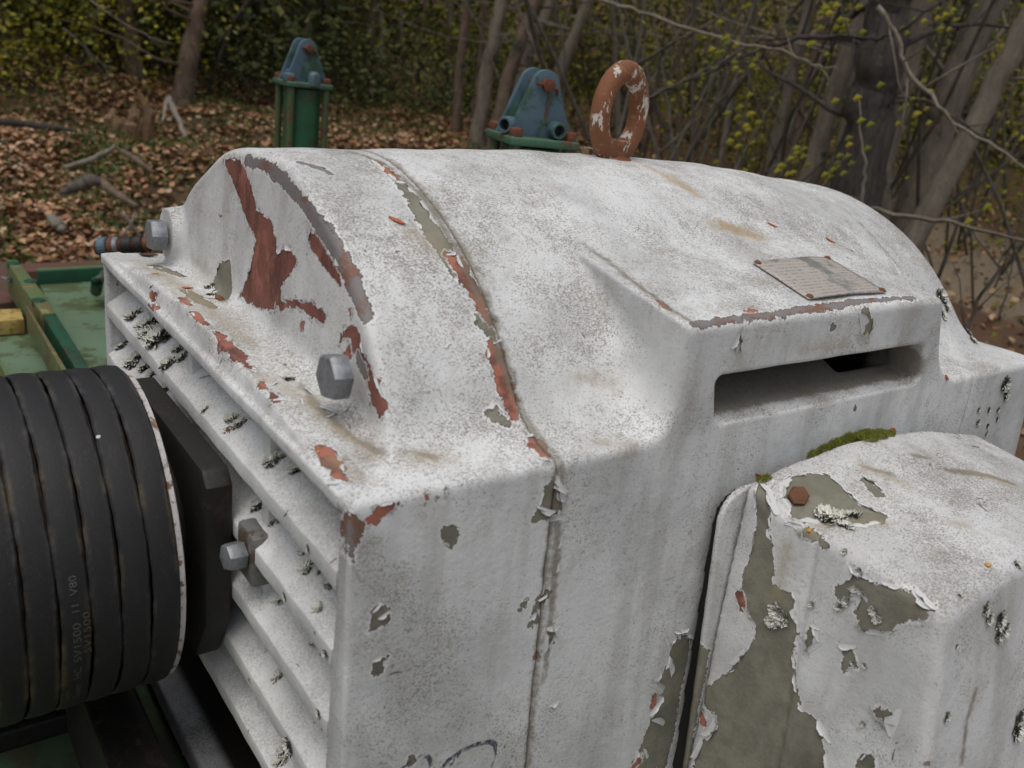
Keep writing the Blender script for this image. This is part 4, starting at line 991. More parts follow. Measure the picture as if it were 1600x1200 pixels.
n = 24000; cl = r.integers(0, 110, n); caz = r.uniform(2.5, 3.1, 110); cD = r.uniform(3.0, 9, 110)
az = caz[cl] + r.normal(0, .018, n); D = cD[cl] * (1 + r.normal(0, .05, n))
x = CX + D * np.cos(az); y = CY + D * np.sin(az); z = gz(x, y) + r.uniform(.0, .09, n)
tag(quads_cloud('ground_cover', np.stack([x, y, z], 1), .034, M_herb, .35, 1.8), kind='stuff')
n = 3500; az = r.uniform(1.75, 2.45, n); D = r.uniform(4, 12, n); x = CX + D * np.cos(az); y = CY + D * np.sin(az)
tag(quads_cloud('grass_and_fallen_leaves', np.stack([x, y, gz(x, y) + r.uniform(0, .05, n)], 1), .06, M_litter, .5, 1.5), kind='stuff')
# wood in the distance: stems, twigs and small leaves that read as one mass
def mass(name, n, az0, az1, D0, D1, z0, z1, size, m, clump=60, spread=.5, flat_=.2):
    r = np.random.default_rng(len(name) * 7 + n % 101)
    ca = r.uniform(az0, az1, clump); cD = r.uniform(D0, D1, clump); cz = r.uniform(z0, z1, clump) + gz(CX + cD * np.cos(ca), CY + cD * np.sin(ca)); k = r.integers(0, clump, n); rs = r.uniform(.5, 1.4, clump) * spread
    P = np.stack([CX + cD[k] * np.cos(ca[k]), CY + cD[k] * np.sin(ca[k]), cz[k]], 1) + r.normal(0, 1, (n, 3)) * rs[k][:, None] * [1, 1, .8]
    P[:, 2] = np.maximum(P[:, 2], gz(P[:, 0], P[:, 1]) + .02)
    return tag(quads_cloud(name, P, size, m, flat_, 1.7), kind='stuff')
mass('distant_dark_conifers', 120000, 2.70, 3.6, 9.0, 17, 0, 4, .11, M_darkgreen, 460, .62)
mass('distant_dark_thicket', 80000, 1.5, 2.8, 13.5, 19, 0, 6, .13, M_darkgreen, 280, .8)
mass('distant_spring_foliage', 70000, 1.6, 2.74, 9.2, 13.5, .0, 3.6, .052, M_green, 260, .48)
mass('low_shrubs', 14000, 2.45, 2.95, 8.6, 10.5, .0, .5, .045, M_darkgreen, 90, .22)
mass('nearer_spring_foliage', 9000, 1.7, 2.35, 6.5, 10.5, .2, 2.6, .034, M_green, 120, .30)
mass('left_bank_foliage', 26000, 2.86, 3.12, 7.8, 10.5, .0, 1.6, .045, M_green, 60, .45)
def stems(name, n, az0, az1, D0, D1, rad, m, hgt=5, lean=.22):
    r = random.Random(n); s = MB()
    for i in range(n):
        p = at_az(r.uniform(az0, az1), r.uniform(D0, D1)); l = Vector((r.gauss(0, lean), r.gauss(0, lean), 1)); R_ = rad * r.uniform(.4, 1.6); pts = []
        for k in range(6): pts.append(p + l * hgt * k / 5 + Vector((r.gauss(0, .05), r.gauss(0, .05), -.1 if k == 0 else 0)))
        s.tube(pts, [R_ * (1 - .12 * k) for k in range(6)], 5)
    return tag(s.build(name, m, None, smooth=True, fix=False), kind='stuff')
def bark(name, a, b, moss=.3, sc=14, c3=(.05, .06, .03)):
    t = NT(name); v = t.vec((1, 1, .28)); c = t.mix(t.ss(t.noise(sc * 1.6, 6, .75, v), .35, .65), a, b)
    c = t.mix(t.ss(t.noise(sc * .35, 4, .7), .62 - moss * .25, .72 - moss * .25), c, c3); c = t.mix(t.ss(t.noise(sc * 5, 4, .7, t.vec((1, 1, 2.2))), .60, .68), c, tuple(q * .25 for q in a))
    return t.fin(c, .9, 0.0, t.bump(t.noise(sc * 3, 6, .8, v), .02, .8))
B_brown = bark('brown_bark', (.115, .080, .056), (.205, .150, .110)); B_grey = bark('grey_bark', (.150, .128, .098), (.260, .224, .172), .2)
B_pale = bark('pale_smooth_bark', (.17, .145, .112), (.27, .235, .18), .1, 9); B_dark = bark('black_bark', (.028, .023, .020), (.080, .068, .060), .1, 20, (.11, .105, .095))
B_birch = bark('birch_bark', (.30, .29, .25), (.42, .41, .36), .3, 16, (.03, .03, .025)); B_twig = bark('twig_bark', (.085, .075, .060), (.15, .135, .11), .1)
B_wood = bark('bleached_wood', (.20, .175, .14), (.31, .28, .225), .0, 20)
B_rot = bark('rotten_orange_wood', (.13, .078, .042), (.25, .16, .085), .1, 20)
stems('thin_stems_in_the_distance', 150, 1.6, 3.3, 11, 17, .035, B_grey)
stems('brushwood_stems', 170, 1.65, 2.45, 6, 11, .012, B_twig, 3.2, .42)
stems('twigs_in_the_litter', 130, 2.5, 3.1, 3.0, 8.5, .004, B_twig, .07, 2.2)
stems('brushwood_left', 60, 2.5, 3.3, 8.5, 13, .012, B_twig, 3, .5)
# ------------------------------------------------------------------ trees one can tell apart
def tube_r(s, pts, rad, n=10, seed=0, wob=.06):
    r = random.Random(seed); P = [Vector(p) for p in pts]; out = []; rr = []
    for i in range(len(P) - 1):
        for k in range(5):
            u = k / 5; out.append(P[i].lerp(P[i + 1], u) + Vector((r.gauss(0, 1), r.gauss(0, 1), 0)) * rad[i] * wob * 2); rr.append((rad[i] * (1 - u) + rad[i + 1] * u) * (1 + r.uniform(-wob, wob)))
    out.append(P[-1]); rr.append(rad[-1]); s.tube(out, rr, n)
def tree(pts, r0, m, label, seed, leaves=True, flare=1.5, top=4.0, branches=5):
    """pts: world points along the trunk from the root up"""
    P = [Vector(p) for p in pts]; b = P[0].copy(); b.z = float(gz(np.array(b.x), np.array(b.y)))
    root = empty('tree', b); tag(root, label, 'tree', 'trees standing behind the motor')
    dirn = (P[-1] - P[-2]).normalized(); 
    if P[0].z > b.z + .02:
        d0 = (P[1] - P[0]); d0 = d0 / max(d0.z, .1); P[0] = P[0] - d0 * (P[0].z - b.z)
    P[0] = P[0] - Vector((0, 0, .12))
    P.append(P[-1] + (dirn + Vector((0, 0, .25))).normalized() * top)
    rad = [r0 * flare] + [r0 * (1 - .10 * i) for i in range(1, len(P) - 1)] + [r0 * .35]
    P.insert(1, P[0].lerp(P[1], .14) + Vector((0, 0, .05))); rad.insert(1, r0 * 1.05)
    s = MB(); tube_r(s, P, rad, 12, seed); s.build('trunk', m, root, smooth=True, fix=False)
    r = random.Random(seed * 3 + 1)
    for i in range(branches):
        k = r.randint(2, len(P) - 2); o0 = P[k].lerp(P[k + 1], r.random()) if k + 1 < len(P) else P[k]
        d = Vector((r.gauss(0, 1), r.gauss(0, 1), r.uniform(-.1, .7))).normalized(); l = r.uniform(.6, 1.6); q = [o0]
        for j in range(4): d = (d + Vector((r.gauss(0, .25), r.gauss(0, .25), r.gauss(0, .15)))).normalized(); q.append(q[-1] + d * l / 4)
        s = MB(); s.tube(q, [r0 * .16 * (1 - .2 * j) for j in range(5)], 5); s.build('branch', m, root, smooth=True, fix=False)
    if leaves:
        rn = np.random.default_rng(seed); c = np.array(P[-1]); n = 900
        pts_ = c + rn.normal(0, 1, (n, 3)) * [1.0, 1.0, .9] - [0, 0, .6]
        o = quads_cloud('crown', pts_, .09, M_green, .2, 1.7); o.parent = root; o.matrix_parent_inverse = Matrix.Translation(-b)
    return root
TR = [
 ([(-7.845, 1.912, -.475), (-7.853, 1.88, -.214), (-7.861, 1.848, .031), (-7.864, 1.834, .223)], .080, B_brown, 'brown trunk leaning a little to the left above the rotten stump', 1.5),
 ([(-7.084, 2.037, -.511), (-7.069, 2.083, -.227), (-7.055, 2.129, .059), (-7.043, 2.169, .293)], .085, B_brown, 'forked brown trunk with exposed roots on the leaf covered bank', 1.7),
 ([(-8.32, 1.065, -.377), (-8.327, 1.017, -.136), (-8.334, .971, .098)], .032, B_brown, 'thin dark trunk at the left picture edge', 1.2),
 ([(-9.356, 3.708, -.161), (-9.342, 3.742, .164), (-9.326, 3.783, .421)], .045, B_brown, 'slim reddish trunk behind the left hydraulic cylinder', 1.2),
 ([(-8.406, 3.646, -.212), (-8.4, 3.661, .147), (-8.388, 3.688, .44)], .050, B_pale, 'slim pale trunk right above the left blue clevis', 1.2),
 ([(-9.761, 5.204, -.681), (-9.763, 5.2, -.053), (-9.791, 5.147, .578)], .030, B_birch, 'thin white birch trunk in the dark part of the wood', 1.2),
 ([(-8.65, 4.524, -.855), (-8.689, 4.448, -.168), (-8.662, 4.502, .534)], .060, B_brown, 'dim brown trunk beside the thin birch', 1.4),
 ([(-6.832, 4.469, -.709), (-6.854, 4.434, -.06), (-6.841, 4.455, .589)], .046, B_brown, 'slender brown trunk, leftmost of the group between the two cylinders', 1.2),
 ([(-6.485, 4.449, -.656), (-6.464, 4.48, .034), (-6.432, 4.526, .612)], .070, B_grey, 'grey brown trunk leaning right in the middle of the group between the cylinders', 1.3),
 ([(-7.008, 4.746, -.516), (-7.006, 4.75, .123), (-7.01, 4.743, .62)], .034, B_brown, 'thin trunk crossing close behind the grey brown one', 1.2),
 ([(-6.15, 4.407, -.496), (-6.111, 4.461, .013), (-6.027, 4.575, .632)], .065, B_brown, 'leaning trunk directly behind the right blue clevis', 1.3),
 ([(-6.729, 4.972, -.466), (-6.68, 5.039, .176), (-6.579, 5.172, .689)], .066, B_pale, 'pale trunk leaning right above the right blue clevis', 1.3),
 ([(-6.357, 5.131, -.066), (-6.292, 5.212, .277), (-6.224, 5.295, .716)], .060, B_pale, 'pale knotty trunk leaning right between clevis and lifting eye', 1.3),
 ([(-6.589, 6.243, -.381), (-6.684, 6.139, .279), (-6.768, 6.043, .793)], .036, B_pale, 'thin upright grey trunk above the lifting eye', 1.2),
 ([(-4.218, 5.714, -.351), (-4.217, 5.715, .296), (-4.193, 5.734, .84)], .050, B_grey, 'grey trunk on the left of the leaning group at the right', 1.3),
 ([(-4.53, 6.357, -.421), (-4.539, 6.35, .318), (-4.496, 6.382, .912)], .036, B_brown, 'thin brown trunk behind the grey leaning one', 1.2),
 ([(-3.222, 4.836, -.32), (-3.185, 4.862, .323), (-3.152, 4.886, .768)], .065, B_grey, 'straight grey trunk leaning right in front of the black trunk', 1.3),
 ([(-3.545, 5.586, -.401), (-3.56, 5.576, .219), (-3.583, 5.56, .595)], .040, B_grey, 'narrow grey trunk close beside the black trunk', 1.2),
 ([(-2.628, 4.513, -.357), (-2.682, 4.479, .1), (-2.696, 4.47, .438), (-2.706, 4.463, .745)], .150, B_dark, 'thick black gnarled trunk, darkest and widest of all', 1.3),
 ([(-2.804, 4.993, -.391), (-2.835, 4.974, .107), (-2.839, 4.972, .789)], .085, B_grey, 'broad light grey trunk pressed against the black one', 1.3),
 ([(-2.716, 5.278, -.494), (-2.699, 5.287, .143), (-2.635, 5.323, .841)], .110, B_grey, 'wide brown grey trunk leaning strongly right', 1.3),
 ([(-2.426, 4.867, -.464), (-2.293, 4.938, .211), (-2.199, 4.986, .75)], .070, B_pale, 'smooth pale trunk leaning hardest towards the right picture edge', 1.3),
 ([(-5.111, 6.145, -.32), (-5.123, 6.135, .298), (-5.091, 6.163, .864)], .026, B_grey, 'very thin grey trunk left of the leaning group, behind the dome', 1.2),
 ([(-5.941, 6.473, -.493), (-6.021, 6.395, .24), (-6.057, 6.36, .857)], .030, B_brown, 'very thin brown trunk just right of the lifting eye', 1.2),
]
for i, (pts, r0, m, lab, fl_) in enumerate(TR): tree(pts, r0, m, lab, i + 3, flare=fl_, leaves=(i % 2 == 0))
def branch(name, pts, r0, m, label, leaves=0, cat='branch', seed=1, twigs=0):
    root = empty(name, pts[0]); tag(root, label, cat); s = MB(); P = [Vector(p) for p in pts]
    out = []
    for i in range(len(P) - 1):
        for k in range(4): out.append(P[i].lerp(P[i + 1], k / 4))
    out.append(P[-1]); r = random.Random(seed)
    out = [p + Vector((r.gauss(0, 1), r.gauss(0, 1), r.gauss(0, 1))) * r0 * .28 for p in out]
    r0 *= .8; s.tube(out, [r0 * (1 - .7 * i / len(out)) for i in range(len(out))], 6); s.build('stem', m, root, smooth=True, fix=False)
    for k in range(twigs):
        i = r.randint(1, len(out) - 2); d = (out[i + 1] - out[i - 1]).normalized() + Vector((r.gauss(0, .7), r.gauss(0, .7), r.gauss(0, .7))); q = [out[i]]
        for j in range(3): d = d + Vector((r.gauss(0, .2),) * 3); q.append(q[-1] + d.normalized() * r.uniform(.05, .13))
        s = MB(); s.tube(q, [r0 * .35, r0 * .3, r0 * .2, r0 * .12], 4); s.build('twig', m, root, smooth=True, fix=False)
    if leaves:
        rn = np.random.default_rng(seed); n = leaves; k = rn.integers(1, len(out), n // 3 + 1).repeat(3)[:n]; k = np.minimum(k, len(out) - 1)
        pp = np.array([tuple(out[i]) for i in k]) + rn.normal(0, .035, (n, 3))
        for i in range(min(n, 40)):
            o = quads_cloud('leaf', pp[i:i + 1], .040, M_green, .15, 2.0); o.parent = root; o.matrix_parent_inverse = Matrix.Translation(-Vector(pts[0]))
            o.data.attributes['tone'].data.foreach_set('value', [float(rn.uniform(.45, 1))] * 2)
    return root
branch('branch', [(-1.171, 2.241, -.071), (-1.026, 2.212, -.065), (-.861, 2.189, -.052), (-.705, 2.154, -.045), (-.558, 2.109, -.046)], .0105, B_grey, 'thick bare grey branch reaching in from the right above the sandy path', 3, seed=5, twigs=3)
branch('branch', [(-3.031, 2.722, .498), (-2.836, 2.79, .465), (-2.609, 2.879, .415), (-2.384, 2.95, .377), (-2.177, 2.994, .37), (-2.008, 2.998, .325), (-1.926, 3.058, .318)], .011, B_pale, 'long pale twig sagging from upper left towards the black trunk', 0, seed=6, twigs=5)
branch('branch', [(-2.975, 2.935, .228), (-2.773, 2.998, .372), (-2.68, 3.088, .461), (-2.513, 3.104, .564)], .010, B_twig, 'twig rising to the right above the lifting eye', 3, seed=7, twigs=3)
branch('branch', [(-3.256, 3.219, .035), (-3.097, 3.381, .177), (-2.947, 3.521, .313), (-2.79, 3.655, .475), (-2.683, 3.741, .624)], .009, B_twig, 'second rising twig right of the lifting eye', 6, seed=8, twigs=4)
branch('branch', [(-1.74, 2.943, .543), (-1.658, 2.997, .448), (-1.611, 3.027, .343), (-1.447, 3.008, .236), (-1.366, 3.053, .171), (-1.2, 3.026, .133), (-1.028, 2.996, .05)], .014, B_pale, 'crooked pale branch hanging down across the leaning trunks', 6, seed=9, twigs=6)
branch('branch', [(-2.411, 3.19, .394), (-2.289, 3.288, .439), (-2.084, 3.314, .462), (-1.999, 3.372, .461), (-1.854, 3.347, .521), (-1.775, 3.396, .626)], .015, B_dark, 'dark level branch crossing in front of the black trunk', 8, seed=10, twigs=5)
branch('branch', [(-3.348, 3.412, .088), (-3.167, 3.59, .22), (-2.919, 3.809, .415), (-2.8, 3.903, .471)], .013, B_dark, 'dark branch slanting up to the level one', 5, seed=11, twigs=4)
branch('branch', [(-3.122, 3.357, -.188), (-3.002, 3.471, .017), (-2.922, 3.543, .144), (-2.809, 3.64, .366)], .008, B_twig, 'thin grey shoot rising steeply behind the dome', 0, seed=12, twigs=4)
branch('branch', [(-1.208, 2.336, -.124), (-1.221, 2.327, -.038), (-1.232, 2.32, .047), (-1.258, 2.303, .119), (-1.287, 2.284, .235)], .0085, B_wood, 'split twig with bare bleached wood standing in front of the black trunk', 5, seed=13, twigs=2)
branch('branch', [(-1.836, 3.358, .251), (-1.728, 3.423, .243), (-1.561, 3.402, .187), (-1.467, 3.451, .141), (-1.283, 3.429, .072)], .010, B_dark, 'dark branch falling to the right picture edge', 3, seed=14, twigs=4)
branch('leafy_twig', [(-1.928, 2.552, -.147), (-1.908, 2.568, -.035), (-1.914, 2.563, .059), (-1.932, 2.548, .114)], .004, B_twig, 'upright twig with fresh yellow green leaves behind the dome', 16, seed=15)
branch('leafy_twig', [(-1.712, 2.469, -.062), (-1.667, 2.504, -.013), (-1.602, 2.552, .015)], .004, B_twig, 'low twig with small leaves just above the dome edge', 12, seed=16)
branch('leafy_twig', [(-1.451, 2.414, .4), (-1.482, 2.392, .462), (-1.507, 2.374, .524)], .005, B_twig, 'hanging twig with yellow leaves at the top beside the black trunk', 18, seed=17)
branch('leafy_twig', [(-1.483, 2.513, -.064), (-1.47, 2.523, -.001), (-1.452, 2.535, .038)], .004, B_twig, 'little leafy shoot between dome and black trunk', 12, seed=18)
branch('leafy_twig', [(-1.6, 3.151, .168), (-1.62, 3.139, .212), (-1.639, 3.127, .256)], .004, B_twig, 'shoot with one pale green leaf pair in front of the grey trunk', 6, seed=19)
branch('leafy_twig', [(-2.173, 2.603, .351), (-2.141, 2.632, .379), (-2.074, 2.69, .308)], .004, B_twig, 'twig with orange yellow leaves among the bare twigs', 14, seed=20)
branch('leafy_twig', [(-1.69, 3.213, .515), (-1.657, 3.233, .542), (-1.604, 3.264, .566)], .004, B_twig, 'twig with yellow leaves left of the strongly leaning trunk', 14, seed=21)
branch('branch', [(-.966, 2.695, -.485), (-.953, 2.701, -.329), (-.93, 2.711, -.218), (-.934, 2.709, -.137)], .010, B_twig, 'leaning stem standing before the sandy path', 0, seed=22, twigs=5)
branch('branch', [(-.969, 2.913, -.414), (-.971, 2.912, -.302), (-.981, 2.907, -.195)], .006, B_twig, 'thin stem before the sandy path near the right picture edge', 3, seed=23, twigs=4)
branch('branch', [(-6.489, 1.105, .001), (-6.444, 1.324, -.196), (-6.426, 1.4, -.229)], .010, B_twig, 'dead branch slanting down towards the left trunk', 0, seed=24, twigs=3)
branch('branch', [(-6.457, 1.262, .198), (-6.415, 1.448, .083), (-6.37, 1.62, .011), (-6.332, 1.758, -.021)], .010, B_pale, 'pale bare branch crossing between the two left trunks', 0, seed=25, twigs=3)
# roots, logs and stump on the bank
def log(name, pts, rad, m, label, cat, seed):
    s = MB(); tube_r(s, pts, rad, 10, seed, .10); o = s.build(name, m, None, smooth=True, fix=False); return tag(o, label, cat)
log('fallen_branch', [(-6.534, 1.777, -.39), (-6.331, 1.762, -.455), (-6.127, 1.745, -.53), (-5.926, 1.718, -.601), (-5.628, 1.667, -.669)], [.020, .022, .018, .014, .008], B_wood, 'pale crooked root hanging down the bank below the forked trunk', 'branch', 1)
log('fallen_branch', [(-6.534, 1.777, -.39), (-6.347, 1.705, -.452), (-6.159, 1.634, -.519)], [.016, .014, .008], B_wood, 'short grey root beside the pale crooked one', 'branch', 2)
log('log', [(-4.141, .602, -.632), (-4.13, .663, -.596), (-4.117, .73, -.569), (-4.109, .767, -.558)], [.012, .026, .030, .020], B_twig, 'weathered grey log lying among the leaves on the bank', 'log', 3)
log('log', [(-4.416, .764, -.586), (-4.301, .825, -.605), (-4.188, .87, -.644), (-4.071, .927, -.672)], [.010, .024, .020, .010], B_brown, 'dark mossy log half buried above the grey one', 'log', 4)
log('fallen_branch', [(-4.727, .737, -.61), (-4.706, .841, -.571), (-4.687, .931, -.519), (-4.677, .977, -.483)], [.010, .016, .014, .008], B_wood, 'thin fallen branch lying across the leaves', 'branch', 5)
log('fallen_branch', [(-4.475, .959, -.475), (-4.361, 1.006, -.502), (-4.246, 1.05, -.543)], [.012, .016, .010], B_brown, 'brown stick slanting down to the right on the bank', 'branch', 6)
log('fallen_branch', [(-3.116, .625, -.591), (-3.108, .658, -.541), (-3.104, .674, -.497)], [.006, .006, .004], B_wood, 'crossed pale twig leaning right, near the motor', 'branch', 7)
log('fallen_branch', [(-3.116, .623, -.5), (-3.108, .658, -.541), (-3.099, .693, -.593)], [.006, .006, .004], B_wood, 'crossed pale twig leaning left, near the motor', 'branch', 8)
log('fallen_branch', [(-3.753, .499, -.656), (-3.65, .508, -.666), (-3.646, .53, -.692)], [.020, .024, .012], B_wood, 'short stub of pale wood on the leaves', 'branch', 9)
log('fallen_branch', [(-5.76, .597, -.524), (-5.742, .728, -.529), (-5.616, .877, -.526), (-5.597, .978, -.537)], [.02, .02, .018, .01], B_dark, 'long dark fallen stem lying level on the bank', 'branch', 10)
sp = empty('tree_stump', (-6.016, 1.392, -.555)); tag(sp, 'splintered rotten orange brown stump on the bank below the leaning trunk', 'tree stump')
for i in range(9):
    a = i * .7; r_ = random.Random(i); p = Vector((-6.017, 1.392, -.575)) + Vector((math.cos(a), math.sin(a), 0)) * .10
    h = [.10, .26, .13, .11, .16, .08, .13, .10, .12][i]; s = MB()
    s.tube([p - Vector((0, 0, .12)), p + Vector((r_.gauss(0, .02), r_.gauss(0, .02), h * .5)), p + Vector((r_.gauss(0, .05), r_.gauss(0, .05), h))], [.055, .040, .012], 7); s.build('splinter', B_rot, sp, smooth=False, fix=False)
# ------------------------------------------------------------------ hydraulic cylinders with blue clevis heads
M_blue = rusty('faded_blue_paint', (.085, .145, .185), (.055, .115, .085), .30, .5, scale=22, grime=.3)
M_green = rusty('dark_green_paint', (.022, .115, .052), (.06, .09, .035), .3, .45, scale=26, grime=.5)
M_flange = rusty('green_flange_with_rust', (.055, .145, .085), (.13, .075, .045), .25, .6, scale=40)
M_rod = rusty('rusty_green_rod', (.075, .11, .045), (.13, .065, .045), .22, .6, scale=30)
M_nut = rusty('rusty_nut', (.14, .055, .035), (.17, .055, .025), amount=.8, scale=120)
def cylinder(flange, az, label, ports, body_h=1.0, k=1.0):
    """az: heading of the near cheek plate"""
    root = empty('hydraulic_cylinder', (flange[0], flange[1], flange[2] - body_h)); tag(root, label, 'hydraulic cylinder')
    Rm = Matrix.Rotation(az + math.pi / 2, 3, 'Z'); F = Vector(flange)
    def B(name, mb, m, par=root, smooth=False, bevel=.0012):
        mb.v = [tuple(F + Rm @ Vector(v) * k) for v in mb.v]; return mb.build(name, m, par, smooth=smooth, bevel=bevel)
    s = MB(); s.lathe([(.044, -body_h), (.044, -.010)], 40); o = B('barrel', s, M_green, bevel=0); auto(o)
    for a, b in ((-1, -1), (1, -1), (1, 1), (-1, 1)):
        s = MB(); s.lathe([(.0085, -body_h), (.0085, -.006)], 12, None, (a * .044, b * .040, 0)); B('tie_rod', s, M_rod, bevel=0)
        s = MB(); h_ = hexhead(.0185, .013); s.add([Vector(v) + Vector((a * .045, b * .040, .006)) for v in h_.v], h_.f); B('nut', s, M_nut, bevel=.0008)
    s = MB(); s.box((0, 0, 0), (.0575, .052, .0065), b=.003); fl = B('flange', s, M_flange)
    for sy in (-1, 1):
        n = 12; poly = [(-.052, .006), (.052, .006)] + [(.022 * math.cos(a), .082 + .022 * math.sin(a)) for a in [math.pi * (.08 + .84 * i / n) for i in range(n + 1)]]
        s = MB(); s.prism(poly, sy * .022 - .006, sy * .022 + .006); ck = B('clevis_cheek', s, M_blue, bevel=.002)
    s = MB(); s.box((0, 0, .018), (.040, .018, .012), b=.004); B('clevis_base', s, M_blue)
    s = MB(); s.lathe([(.0085, -.036), (.0085, .036)], 20, Matrix.Rotation(math.pi / 2, 3, 'X'), (0, 0, .083)); s.lathe([(.0105, .031), (.0105, .040)], 6, Matrix.Rotation(math.pi / 2, 3, 'X'), (0, 0, .083)); B('pin', s, M_nut, bevel=.0008)
    s = MB(); s.tube([(-.017, -.031, .084), (.000, -.0335, .081), (.018, -.031, .078), (.020, -.031, .070)], .0022, 6); B('split_pin', s, M_nut, bevel=0)
    s = MB(); s.prism([(-.003, 0), (.0025, 0), (.003, .052), (-.002, .052)], -.0295, -.0285, T=(.006, 0, .028)); B('rust_strip', s, M_rod, bevel=0)
    if ports:
        for (x, y, d) in ((.022, -.040, (0, -1, 0)), (-.052, -.018, (-.8, -.6, 0))):
            q = zto(d); s = MB(); n = 24; rr = [(.0125, -.030), (.0125, .006), (.0115, .008), (.0085, .008), (.0085, -.006)]
            s.lathe(rr, n, q, (x, y, .020)); o = B('port', s, M_blue, bevel=0); auto(o, 50)
            s = MB(); s.lathe([(.0084, -.0055), (.0084, -.0045)], n, q, (x, y, .020)); B('port_mouth', s, flat('port_shade', (.01, .008, .007)) if 'port_shade' not in bpy.data.materials else bpy.data.materials['port_shade'], bevel=0)  # black disc painted in as the shade inside the open port
    else:
        s = MB(); s.lathe([(.0150, -.002), (.0150, .020), (.0125, .027), (.007, .031)], 24, None, (.010, -.044, .002)); o = B('plug', s, M_blue, bevel=0); auto(o, 50)
        s = MB(); s.box((-.047, -.030, .014), (.012, .014, .010), b=.004); B('lug', s, M_blue)
    return root
cylinder((-1.4617, .5989, .1198), math.radians(-2), 'green hydraulic cylinder with blue clevis head standing taller at the left behind the motor', False, k=.86)
cylinder((-.71, .638, .1189), math.radians(-13), 'hydraulic cylinder with blue clevis head and open port just over the motor dome', True, k=.97)

# ------------------------------------------------------------------ green steelwork behind the sheave
M_pale = rusty('pale_green_paint', (.135, .215, .130), (.10, .13, .055), .25, .55, scale=12, grime=.15)
M_mid = rusty('olive_green_paint', (.105, .165, .060), (.16, .13, .05), .30, .6, scale=16, grime=.2)
M_deep = rusty('deep_green_paint', (.012, .085, .045), (.03, .06, .03), .2, .5, scale=16)
M_yel = rusty('ochre_yellow_paint', (.50, .37, .12), (.36, .22, .06), .3, .6, scale=30)
M_wood2 = rusty('red_brown_timber', (.13, .055, .040), (.10, .07, .04), .3, .85, scale=14)
def slab(name, poly, dz, m, parent, bev=.002):
    s = MB(); n = len(poly); vs = [Vector(p) for p in poly] + [Vector(p) - Vector((0, 0, dz)) for p in poly]
    s.add(vs, [tuple(range(n)), tuple(range(n, 2 * n))[::-1]] + [(i, i + n, (i + 1) % n + n, (i + 1) % n) for i in range(n)]); return s.build(name, m, parent, bevel=bev)
tr = empty('steel_frame', (-1.5, .1, -1.2)); tag(tr, 'green painted steel tray and channel beams behind the black belts', 'steel frame')
slab('tray_floor', [(-1.738, .123, -.36), (-1.746, .27, -.36), (-1.526, .432, -.36), (-.945, .239, -.36), (-1.11, .092, -.36)], .010, M_pale, tr)
slab('tray_rim', [(-1.729, .12, -.33), (-1.743, .298, -.33), (-1.726, .293, -.33), (-1.713, .118, -.33)], .038, M_deep, tr)
slab('tray_rim_top', [(-1.736, .121, -.329), (-1.75, .299, -.329), (-1.733, .295, -.329), (-1.72, .118, -.329)], .004, M_mid, tr)
slab('channel_beam', [(-1.631, .05, -.28), (-1.623, .07, -.28), (-1.382, .075, -.28), (-1.255, .072, -.28), (-1.252, .051, -.28), (-1.409, .048, -.28)], .070, M_mid, tr)
slab('channel_beam', [(-1.268, .053, -.285), (-1.27, .075, -.285), (-.946, .069, -.285), (-.946, .05, -.285)], .055, M_deep, tr)
slab('edge_plate', [(-1.321, .036, -.285), (-1.32, .04, -.285), (-.956, .038, -.285), (-.958, .031, -.285)], .045, M_mid, tr, .001)
slab('side_floor', [(-1.497, -.048, -.36), (-1.472, .06, -.36), (-1.116, .074, -.36), (-1.166, -.084, -.36)], .010, M_pale, tr)
slab('ochre_block', [(-1.463, -.039, -.33), (-1.453, .046, -.33), (-1.384, .041, -.33), (-1.386, -.048, -.33)], .028, M_yel, tr)
slab('edge_plate', [(-1.209, -.034, -.32), (-1.207, -.03, -.32), (-1.064, -.025, -.32), (-1.066, -.031, -.32)], .04, M_mid, tr, .001)
s = MB(); s.tube([(-1.601, .039, -.31), (-1.554, .043, -.3), (-1.614, .062, -.32)], .004, 6); s.build('wire', M_bolt, tr)
s = MB(); s.tube([(-1.576, .206, -.34), (-1.509, .195, -.3), (-1.519, .21, -.29), (-1.551, .239, -.3)], .012, 8); s.build('pipe', M_deep, tr, smooth=True)
for i in range(3):
    s = MB(); h_ = hexhead(.022, .012); s.add([Vector(v) + Vector(((-1.594, .059, -.28), (-1.458, .067, -.28), (-1.332, .059, -.28))[i]) + Vector((.0, 0, -.009)) for v in h_.v], h_.f); s.build('bolt_head', M_deep, tr)
tag(slab('timber', [(-2.047, .131, -.4), (-2.066, .39, -.4), (-1.989, .371, -.4), (-1.97, .119, -.4)], .10, M_wood2, None), 'red brown weathered timber along the far edge of the green tray', 'timber')
tag(slab('post', [(-1.908, .022, -.36), (-1.922, .091, -.36), (-1.602, .065, -.36), (-1.574, -.018, -.36)], .6, M_wood2, None), 'dark red brown block at the left picture edge beside the channel beam', 'block')
